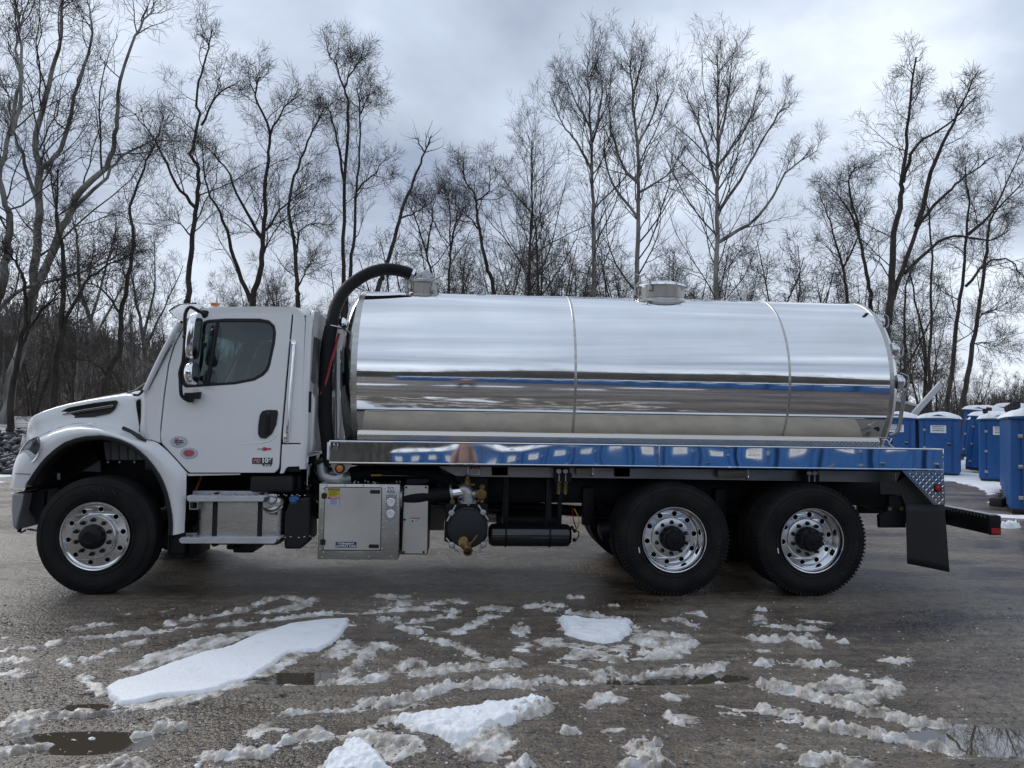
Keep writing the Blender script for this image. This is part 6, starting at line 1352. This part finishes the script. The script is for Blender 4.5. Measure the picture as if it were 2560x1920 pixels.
x0=at(2475,1310,.10).x; x1=at(2502,1310,.10).x; z1=at(2475,1290,.10).z; z0=at(2502,1337,.10).z
rbm=box('rear_bumper',x0+.0,x1,.125,2.28,z0,z1,chassis,T,.006)
box('bumper_end',x0-.005,x1+.004,.10,.125,z0-.004,z1+.004,chassis,T,.006)
box('bumper_tread',x0+.01,x1-.006,.13,2.25,z1+.001,z1+.012,galv,T,.002)
for i in range(40): 
    y=.16+i*.052; mesh('tread_tooth',[(x0-.002,y,z1-.004),(x0-.002,y+.03,z1-.004),(x0-.002,y+.018,z1-.028),(x0-.002,y-.004,z1-.024)],[(0,1,2,3)],galv,T)
a_=at(2478,1320,.095); plate('red_reflector',[(2479.5,1320),(2501,1321),(2501,1335.5),(2478.5,1333.5)],.095,.004,redl,T,0)
for y in (.8,1.55): box('bumper_arm',7.95,x0,y,y+.06,z0+.02,z1-.02,chassis,T,.004)
box('tow_plate',7.9,8.05,.7,1.7,.70,1.05,chassis,T,.01)
# badges on the door
dl=lambda x,y:tum(at(400+x/6.9125,1070+y/6.9167,CY-.0025))
def ellipse_loop(cx_,cy_,rx,ry,n=32): return [(400+(cx_+rx*math.cos(2*math.pi*i/n))/6.9125,1070+(cy_+ry*math.sin(2*math.pi*i/n))/6.9167) for i in range(n)]
for cx_,cy_,red in ((313,243,0),(495,440,1)):
    st=plate('clean_idle_sticker',ellipse_loop(cx_,cy_,149,97),CY-.0025,.002,bluep,door,0,fn=tum); plate('sticker_field',ellipse_loop(cx_,cy_,143,92),CY-.004,.002,creamp,st,0,fn=tum)
    plate('sticker_ring',ellipse_loop(cx_,cy_,122,76),CY-.0055,.002,bluep,st,0,fn=tum,holes=[ellipse_loop(cx_,cy_,118,73)])
    if red: plate('sticker_tint',ellipse_loop(cx_-5,cy_-5,100,62),CY-.0058,.0012,mat('pink_print',(.50,.20,.22),.45),st,0,fn=tum)
    else: 
        for (a0,a1,b0,b1) in ((-70,-10,-70,60),(5,55,-10,70)): plate('sticker_tint',[(400+(cx_+q)/6.9125,1070+(cy_+r)/6.9167) for q,r in ((a0,b0),(a1,b0),(a1,b1*.3),(a0,b1*.3))],CY-.0058,.0012,mat('pink_print',(.50,.20,.22),.45),st,0,fn=tum)
    for dy,s_,w_ in ((-24,'CERTIFIED',.085),(12,'CLEAN IDLE',.10),(45,'MDV  E',.05)):
        p=dl(cx_,cy_+dy); p.y-=.0045; text('sticker_print',s_,p,.013,redp if red else bluep,st,wid=w_,depth=.0004,bold=.0006)
p=[dl(1588,510),dl(1735,510)]
bd=plate('badge_plate',[(400+a/6.9125,1070+b/6.9167) for a,b in ((1588,510),(1950,510),(1942,628),(1585,622))],CY-.004,.006,chrome,door,.001,fn=tum)
plate('badge_red_field',[(400+a/6.9125,1070+b/6.9167) for a,b in ((1597,520),(1738,520),(1735,615),(1594,613))],CY-.0055,.005,mat('dark_red_enamel',(.20,.02,.03),.3),bd,0,fn=tum)
plate('badge_black_field',[(400+a/6.9125,1070+b/6.9167) for a,b in ((1742,517),(1944,517),(1937,620),(1740,618))],CY-.0055,.005,blackp,bd,0,fn=tum)
plate('badge_tail',[(400+a/6.9125,1070+b/6.9167) for a,b in ((1762,626),(1935,626),(1915,662),(1785,660))],CY-.0035,.005,blackp,bd,0,fn=tum)
q=dl(1667,568); q.y-=.0052; text('badge_print','M2',q,.034,chrome,bd,shear=.35,depth=.001,bold=.001); q=dl(1842,566); q.y-=.0052; text('badge_print','106',q,.042,whitep,bd,depth=.001,bold=.003,wid=.088); q=dl(1850,645); q.y-=.004; text('badge_print','PLUS',q,.014,whitep,bd,shear=.3,depth=.001,bold=.0008,wid=.055)
st=plate('dealer_emblem',ellipse_loop(1800,365,48,32),CY-.0025,.002,redp,door,0,fn=tum); plate('emblem_bar',[(400+a/6.9125,1070+b/6.9167) for a,b in ((1775,352),(1918,348),(1908,380),(1770,382))],CY-.004,.002,mat('emblem_red',(.40,.05,.06),.4),st,0,fn=tum); plate('emblem_bar',[(400+a/6.9125,1070+b/6.9167) for a,b in ((1680,350),(1772,352),(1765,380),(1668,378))],CY-.004,.002,mat('emblem_grey',(.40,.43,.45),.4),st,0,fn=tum)
# ================================================================ PORTABLE TOILETS
def make_toilet(label,group):
    E_=empty('portable_toilet',(0,0,0),label,'portable toilet',group)
    w,d,h=1.12,1.15,1.80
    box('skid',-w/2+.03,w/2-.03,.02-d/2,d/2,.0,.09,black,E_,.01)
    bm=[]
    # body with vertical flutes: profile in plan
    pts=[]; 
    def run(a,b,n,out_):
        a=np.array(a);b=np.array(b); t=(b-a); L=np.linalg.norm(t); t/=L; nn=np.array([t[1],-t[0]])
        for i in range(n):
            s=i/n; 
            for u,o in ((.0,0),(.12,0),(.2,out_),(.75,out_),(.83,0)): pts.append(tuple(a+t*L*(s+u/n)+nn*o))
    x=w/2-.02; y=d/2-.02
    run((x,-y),(x,y),6,.018); run((x,y),(-x,y),6,.018); run((-x,y),(-x,-y),6,.018)
    front=[(-x,-y),(-x+.12,-y),(-x+.13,-y-.02),(-.40,-y-.02),(-.39,-y),(.39,-y),(.40,-y-.02),(x-.13,-y-.02),(x-.12,-y)]
    P=pts+front; n=len(P); V=[];F=[]
    for z,s in ((.09,1.0),(.16,1.0),(1.72,.99),(h,.97)): V+=[(a*s,b*s,z) for a,b in P]
    for k in range(3):
        for i in range(n): F.append((k*n+i,k*n+(i+1)%n,(k+1)*n+(i+1)%n,(k+1)*n+i))
    mesh('cabin_wall',V,F,blue,E_,35)
    dz=1.66
    arch_=[(-.36,.14),(.36,.14),(.36,dz-.14),(.31,dz-.05),(.0,dz+.03),(-.31,dz-.05),(-.36,dz-.14)]
    dr=plate('door',rounded(arch_,.05),-d/2-.012,.03,blue,E_,.008,world=True)
    for L in ([(-.27,1.32),(-.08,1.02),(-.08,.25),(-.11,.25),(-.11,1.0),(-.30,1.30)],[(.27,1.32),(.08,1.02),(.08,.25),(.11,.25),(.11,1.0),(.30,1.30)],[(-.02,1.2),(.02,1.2),(.02,.25),(-.02,.25)],[(-.30,dz-.15),(.30,dz-.15),(.0,dz-.03)],[(-.25,.3),(-.18,.3),(-.18,1.0),(-.25,1.1)],[(.25,.3),(.18,.3),(.18,1.0),(.25,1.1)]):
        plate('door_relief',L,-d/2-.024,.014,blue,dr,.004,world=True)
    sg=plate('sign',[(-.22,1.36),(.22,1.36),(.22,1.60),(-.22,1.60)],-d/2-.030,.006,whitep,dr,.0,world=True)
    text('sign_print','ROBINSON',(0,-d/2-.032,1.56),.042,bluep,sg,wid=.34,depth=.0008,bold=.0008); text('sign_print','SEPTIC SERVICE',(0,-d/2-.032,1.503),.02,blackp,sg,wid=.34,depth=.0008,bold=.0008); text('sign_print','PORTABLE TOILETS',(0,-d/2-.032,1.468),.012,blackp,sg,wid=.22,depth=.0006); text('sign_print','814-355-4474',(0,-d/2-.032,1.43),.036,blackp,sg,wid=.33,depth=.0008,bold=.002)
    for z in (.30,.88,1.45): box('hinge',-.43,-.35,-d/2-.035,-d/2-.005,z-.035,z+.035,galv,dr,.005)
    box('latch',.26,.33,-d/2-.045,-d/2-.02,.96,1.08,black,dr,.006); box('latch_knob',.24,.35,-d/2-.055,-d/2-.04,1.03,1.055,galv,dr,.004)
    def dome(name,s,z0,hh,m,par,nr=0.):
        G=[]
        for a in np.linspace(-1,1,17):
            r=[]
            for b in np.linspace(-1,1,13):
                e_=(1-abs(a)**2.2)*.8+.2*(1-abs(a)**6); f=(1-abs(b)**8)
                r.append((a*s*w/2,b*s*d/2,z0+hh*e_*f+(nr*math.sin(a*5+b*3) if f>.2 else 0)))
            G.append(r)
        k=len(G[0]); o=grid(name,G,m,par,60); return o
    box('roof_rim',-w/2-.03,w/2+.03,-d/2-.04,d/2+.03,1.775,1.83,blue2,E_,.02,3)
    rf=dome('roof',1.06,1.825,.16,mat('translucent_white_roof',(.62,.63,.60),.5),E_)
    mesh('roof_front',[(-w/2*1.0,-d/2-.03,1.79),(w/2,-d/2-.03,1.79),(.0,-d/2-.03,1.95)],[(0,1,2)],blue,E_)
    G=[]
    for a in np.linspace(-1,1,21):
        r=[]
        for b in np.linspace(-1,1,17):
            e_=(1-abs(a)**2.2)*.8+.2*(1-abs(a)**6); f=min(1,(1-abs(b)**10)*1.2); g_=min(1,(1-abs(a)**10)*1.3); r.append((a*.61,b*.63,1.81+.15*e_*min(1,f+.2)+.075*f*g_*(.75+.4*math.sin(a*3.3+1)*math.cos(b*2.1))))
        G.append(r)
    grid('roof_snow',G,snowm,E_,60)
    tube('vent_pipe',[(-.38,.40,.3),(-.38,.40,2.04)],.05,black,E_,k=12); box('vent_cap',-.45,-.31,.33,.47,2.0,2.13,black,E_,.01)
    return E_
tq=None
def toilet(x,y,rz,label,group='blue portable toilets'):
    global tq
    if tq is None: o=tq=make_toilet(label,group)
    else: o=copytree(tq)
    o.location=(x,y,0); o.rotation_euler=(0,0,rz); o['label']=label; o['group']=group; return o
def face(cx_,cy_,rz,label,dz=0,tilt=0,side=0):      # front left corner of the booth at (cx_,cy_)
    t=Vector((math.cos(rz),math.sin(rz))); n=Vector((math.sin(rz),-math.cos(rz))); c=Vector((cx_,cy_))+t*(.56+1.2*side)-n*.575
    q=toilet(c.x,c.y,rz,label); q.location.z=dz; q.rotation_euler=(0,tilt,rz); return q
g=gr(2297,1187); r0_=math.radians(-37)
face(g.x,g.y,r0_,'blue portable toilet with its whole sign showing, directly right of the tank end')
face(g.x,g.y,r0_,'blue portable toilet partly hidden by the rear rim of the tank',side=-1)
face(g.x,g.y,r0_,'blue portable toilet hidden behind the tank, third from the gap',side=-2)
g=gr(2449,1204); face(g.x,g.y,math.radians(-34),'blue portable toilet with a half hidden sign, middle of the right hand group')
g=gr(2423,1177); face(g.x,g.y,math.radians(-35),'narrow looking blue toilet left of the one with the half hidden sign')
for px,D,z,l in ((2409,30,.08,'second farthest leaning blue toilet, its roof behind the narrow looking one'),(2396,34,.36,'farthest and most leaning blue toilet, beside the tree trunk'),(2474,36,.50,'snow domed roof of a far blue toilet behind the right hand group')):
    r=ray(px,1100); r=r/math.hypot(r[0],r[1]); face(CAM[0]+r[0]*D,CAM[1]+r[1]*D,math.radians(-58),l,z,math.radians(6))
for i,l in enumerate(('nearest blue portable toilet, cut by the right edge of the picture','blue toilet edge just behind the nearest one','third blue toilet edge from the right behind the nearest ones','fourth toilet in the tight row at the right edge','last toilet of the tight row at the right edge')):
    g=gr(2526,1283); face(g.x+.755*i,g.y+1.08*i,math.radians(-33),l)
# the row behind the camera that the rail mirrors
for i in range(19):
    t=i/18.; x=15.0-14.2*t; y=-10.2-17.6*t; ang=math.atan2(-.72,-.69)
    toilet(x,y,ang+rng.uniform(-.04,.04),'blue portable toilet of the long row behind the camera, mirrored in the bed rail',group='portable toilets mirrored in the bed rail')
for i in range(3): toilet(16.2+i*1.0,-8.8+i*1.25,math.atan2(-.72,-.69),'blue portable toilet at the near end behind the camera, mirrored in the bed rail',group='portable toilets at the near end of the mirrored row')
# grey snowy shed roof and leaning bar behind the toilets
sh=empty('shed',(at(2260,1100,19.5).x,19.5,0),'low grey shed roof with snow behind the toilets at the tank end','shed')
x=at(2262,1050,19.5).x
mesh('wall',[(x-3,19.6,0),(x+.6,19.6,0),(x+.6,19.6,2.25),(x-1.6,19.6,2.75),(x-3,19.6,2.6)],[(0,1,2,3,4)],mat('brown_grey_siding',(.16,.14,.125),.7,bump=.2,bscale=20),sh)
mesh('roof',[(x-3,19.5,2.72),(x-1.5,19.5,2.82),(x+.75,19.5,2.28),(x+.75,23,2.28),(x-1.5,23,2.82),(x-3,23,2.72)],[(0,1,4,5),(1,2,3,4)],snowm,sh)
p=at(2258,1068,19.0); q=at(2354,960,19.0); d=(q-p).normalized(); n=Vector((-d.z,0,d.x))*.09
o=mesh('leaning_bar',[p+n+Vector((0,y,0)) for y in (0,)]+[p-n,q-n,q+n]+[v+Vector((0,.12,0)) for v in (p+n,p-n,q-n,q+n)],[(0,1,2,3),(4,7,6,5),(0,3,7,4),(1,5,6,2),(2,6,7,3),(0,4,5,1)],mat('white_bar_paint',(.55,.56,.57),.4)); tag(o,'white bar sticking up at a slant above the toilets right of the tank','bar')
# timber with bolts on the gravel
c=gr(2500,1262); tb=empty('timber_block',(c.x,c.y,0),'dark timber block with upright bolts lying in front of the nearest toilet','timber')
o=box('beam',-.42,.42,-.11,.11,.0,.16,mat('wet_timber',(.03,.028,.027),.6,bump=.3,bscale=20,stretch=(.2,1,1)),None,.01); o.parent=tb
for xx in (-.1,.05,.2): q=tube('bolt',[(xx,0,.16),(xx,0,.25)],.009,chassis,None,k=6); q.parent=tb
tb.rotation_euler=(0,0,.75)
s_=snow('snow_lump',[gr(2515,1320),gr(2535,1318)],.09,snowm,line=.22,edge=.08,ragged=.03,cell=.02,label='lone white snow lump on gravel right of the rear bumper')
# ================================================================ PHOTOGRAPHER (behind the lens, mirrored in the rail)
def person():
    E_=empty('person',(3.30,-7.62,0),'person in a tan jacket holding up a phone, mirrored in the rail','person')
    J={'pel':(0,0,.95),'wai':(0,0,1.08),'che':(0,0,1.32),'nck':(0,.0,1.47),'hd':(0,.03,1.60),'top':(0,.03,1.72),
       'shL':(-.18,0,1.42),'elL':(-.24,.17,1.20),'wrL':(-.09,.36,1.52),'haL':(-.075,.40,1.60),'shR':(.18,0,1.42),'elR':(.24,.17,1.20),'wrR':(.09,.36,1.52),'haR':(.075,.40,1.60),
       'hiL':(-.10,0,.90),'knL':(-.13,.03,.50),'anL':(-.14,0,.09),'toL':(-.15,.17,.04),'hiR':(.10,0,.90),'knR':(.13,.03,.50),'anR':(.14,0,.09),'toR':(.15,.17,.04)}
    Rd={'pel':.15,'wai':.14,'che':.15,'nck':.045,'hd':.085,'top':.07,'shL':.068,'shR':.068,'elL':.055,'elR':.055,'wrL':.032,'wrR':.032,'haL':.035,'haR':.035,'hiL':.10,'hiR':.10,'knL':.065,'knR':.065,'anL':.045,'anR':.045,'toL':.04,'toR':.04}
    Ed=[('pel','wai'),('wai','che'),('che','nck'),('nck','hd'),('hd','top'),('nck','shL'),('shL','elL'),('elL','wrL'),('wrL','haL'),('nck','shR'),('shR','elR'),('elR','wrR'),('wrR','haR'),('pel','hiL'),('hiL','knL'),('knL','anL'),('anL','toL'),('pel','hiR'),('hiR','knR'),('knR','anR'),('anR','toR')]
    K=list(J); me=bpy.data.meshes.new('body'); me.from_pydata([J[k] for k in K],[(K.index(a),K.index(b)) for a,b in Ed],[])
    o=bpy.data.objects.new('body',me); COL.objects.link(o); o.parent=E_
    o.modifiers.new('s','SKIN'); 
    for i,k in enumerate(K): me.skin_vertices[0].data[i].radius=(Rd[k],Rd[k]*(.8 if k in('pel','wai','che') else 1)); me.skin_vertices[0].data[i].use_root=(k=='pel')
    sb=o.modifiers.new('u','SUBSURF'); sb.levels=2; sb.render_levels=2
    bpy.context.view_layer.update(); dg=bpy.context.evaluated_depsgraph_get(); m2=bpy.data.meshes.new_from_object(o.evaluated_get(dg),depsgraph=dg); o.modifiers.clear(); o.data=m2
    skin=mat('skin',(.50,.30,.22),.5); jac=mat('tan_jacket',(.26,.17,.15),.8); tr=mat('dark_trousers',(.03,.035,.05),.8); m2.materials.clear()
    for q in (jac,tr,skin): m2.materials.append(q)
    for p in m2.polygons:
        c=p.center; p.material_index=2 if ((c.z>1.51 and c.y<.2) or (c.y>.35 and c.z>1.5)) else (1 if c.z<.93 else 0); p.use_smooth=True
    def part(name,c,s,m,sub=3):
        bm=bmesh.new(); bmesh.ops.create_icosphere(bm,subdivisions=sub,radius=1)
        for v in bm.verts: v.co=Vector((c[0]+v.co.x*s[0],c[1]+v.co.y*s[1],c[2]+v.co.z*s[2]))
        me=bpy.data.meshes.new(name); bm.to_mesh(me); bm.free(); q=link(name,me,m,None,True); q.parent=E_; return q
    part('head',(0,.035,1.66),(.078,.098,.115),skin); part('hair',(0,.02,1.70),(.084,.10,.09),mat('brown_hair',(.04,.025,.018),.7)); part('nose',(0,.135,1.655),(.012,.018,.02),skin,2)
    for s in (-1,1):
        part('ear',(s*.079,.03,1.655),(.01,.02,.03),skin,2); part('eye',(s*.03,.122,1.68),(.012,.01,.008),whitep,2)
        for i in range(4):
            z=1.625+.018*i; L=[.05,.055,.05,.04][i]
            q=tube('finger',[(s*.075,.395,z-.03),(s*.082,.42,z-.012),(s*.07,.435,z),(s*(.07-L*.5),.437,z+.004)],.0085,skin,None,k=8,sm=2); q.parent=E_
        q=tube('thumb',[(s*.072,.38,1.60),(s*.055,.39,1.615),(s*.035,.395,1.625)],.0095,skin,None,k=8,sm=2); q.parent=E_
    part('mouth',(0,.128,1.622),(.022,.008,.005),redp,2)
    E_.location=(3.325,-7.64,0)
person()
ph=box('phone',3.25,3.40,-7.215,-7.207,1.60,1.70,whitep,None,.003); tag(ph,'phone held up by the photographer behind the lens','phone')
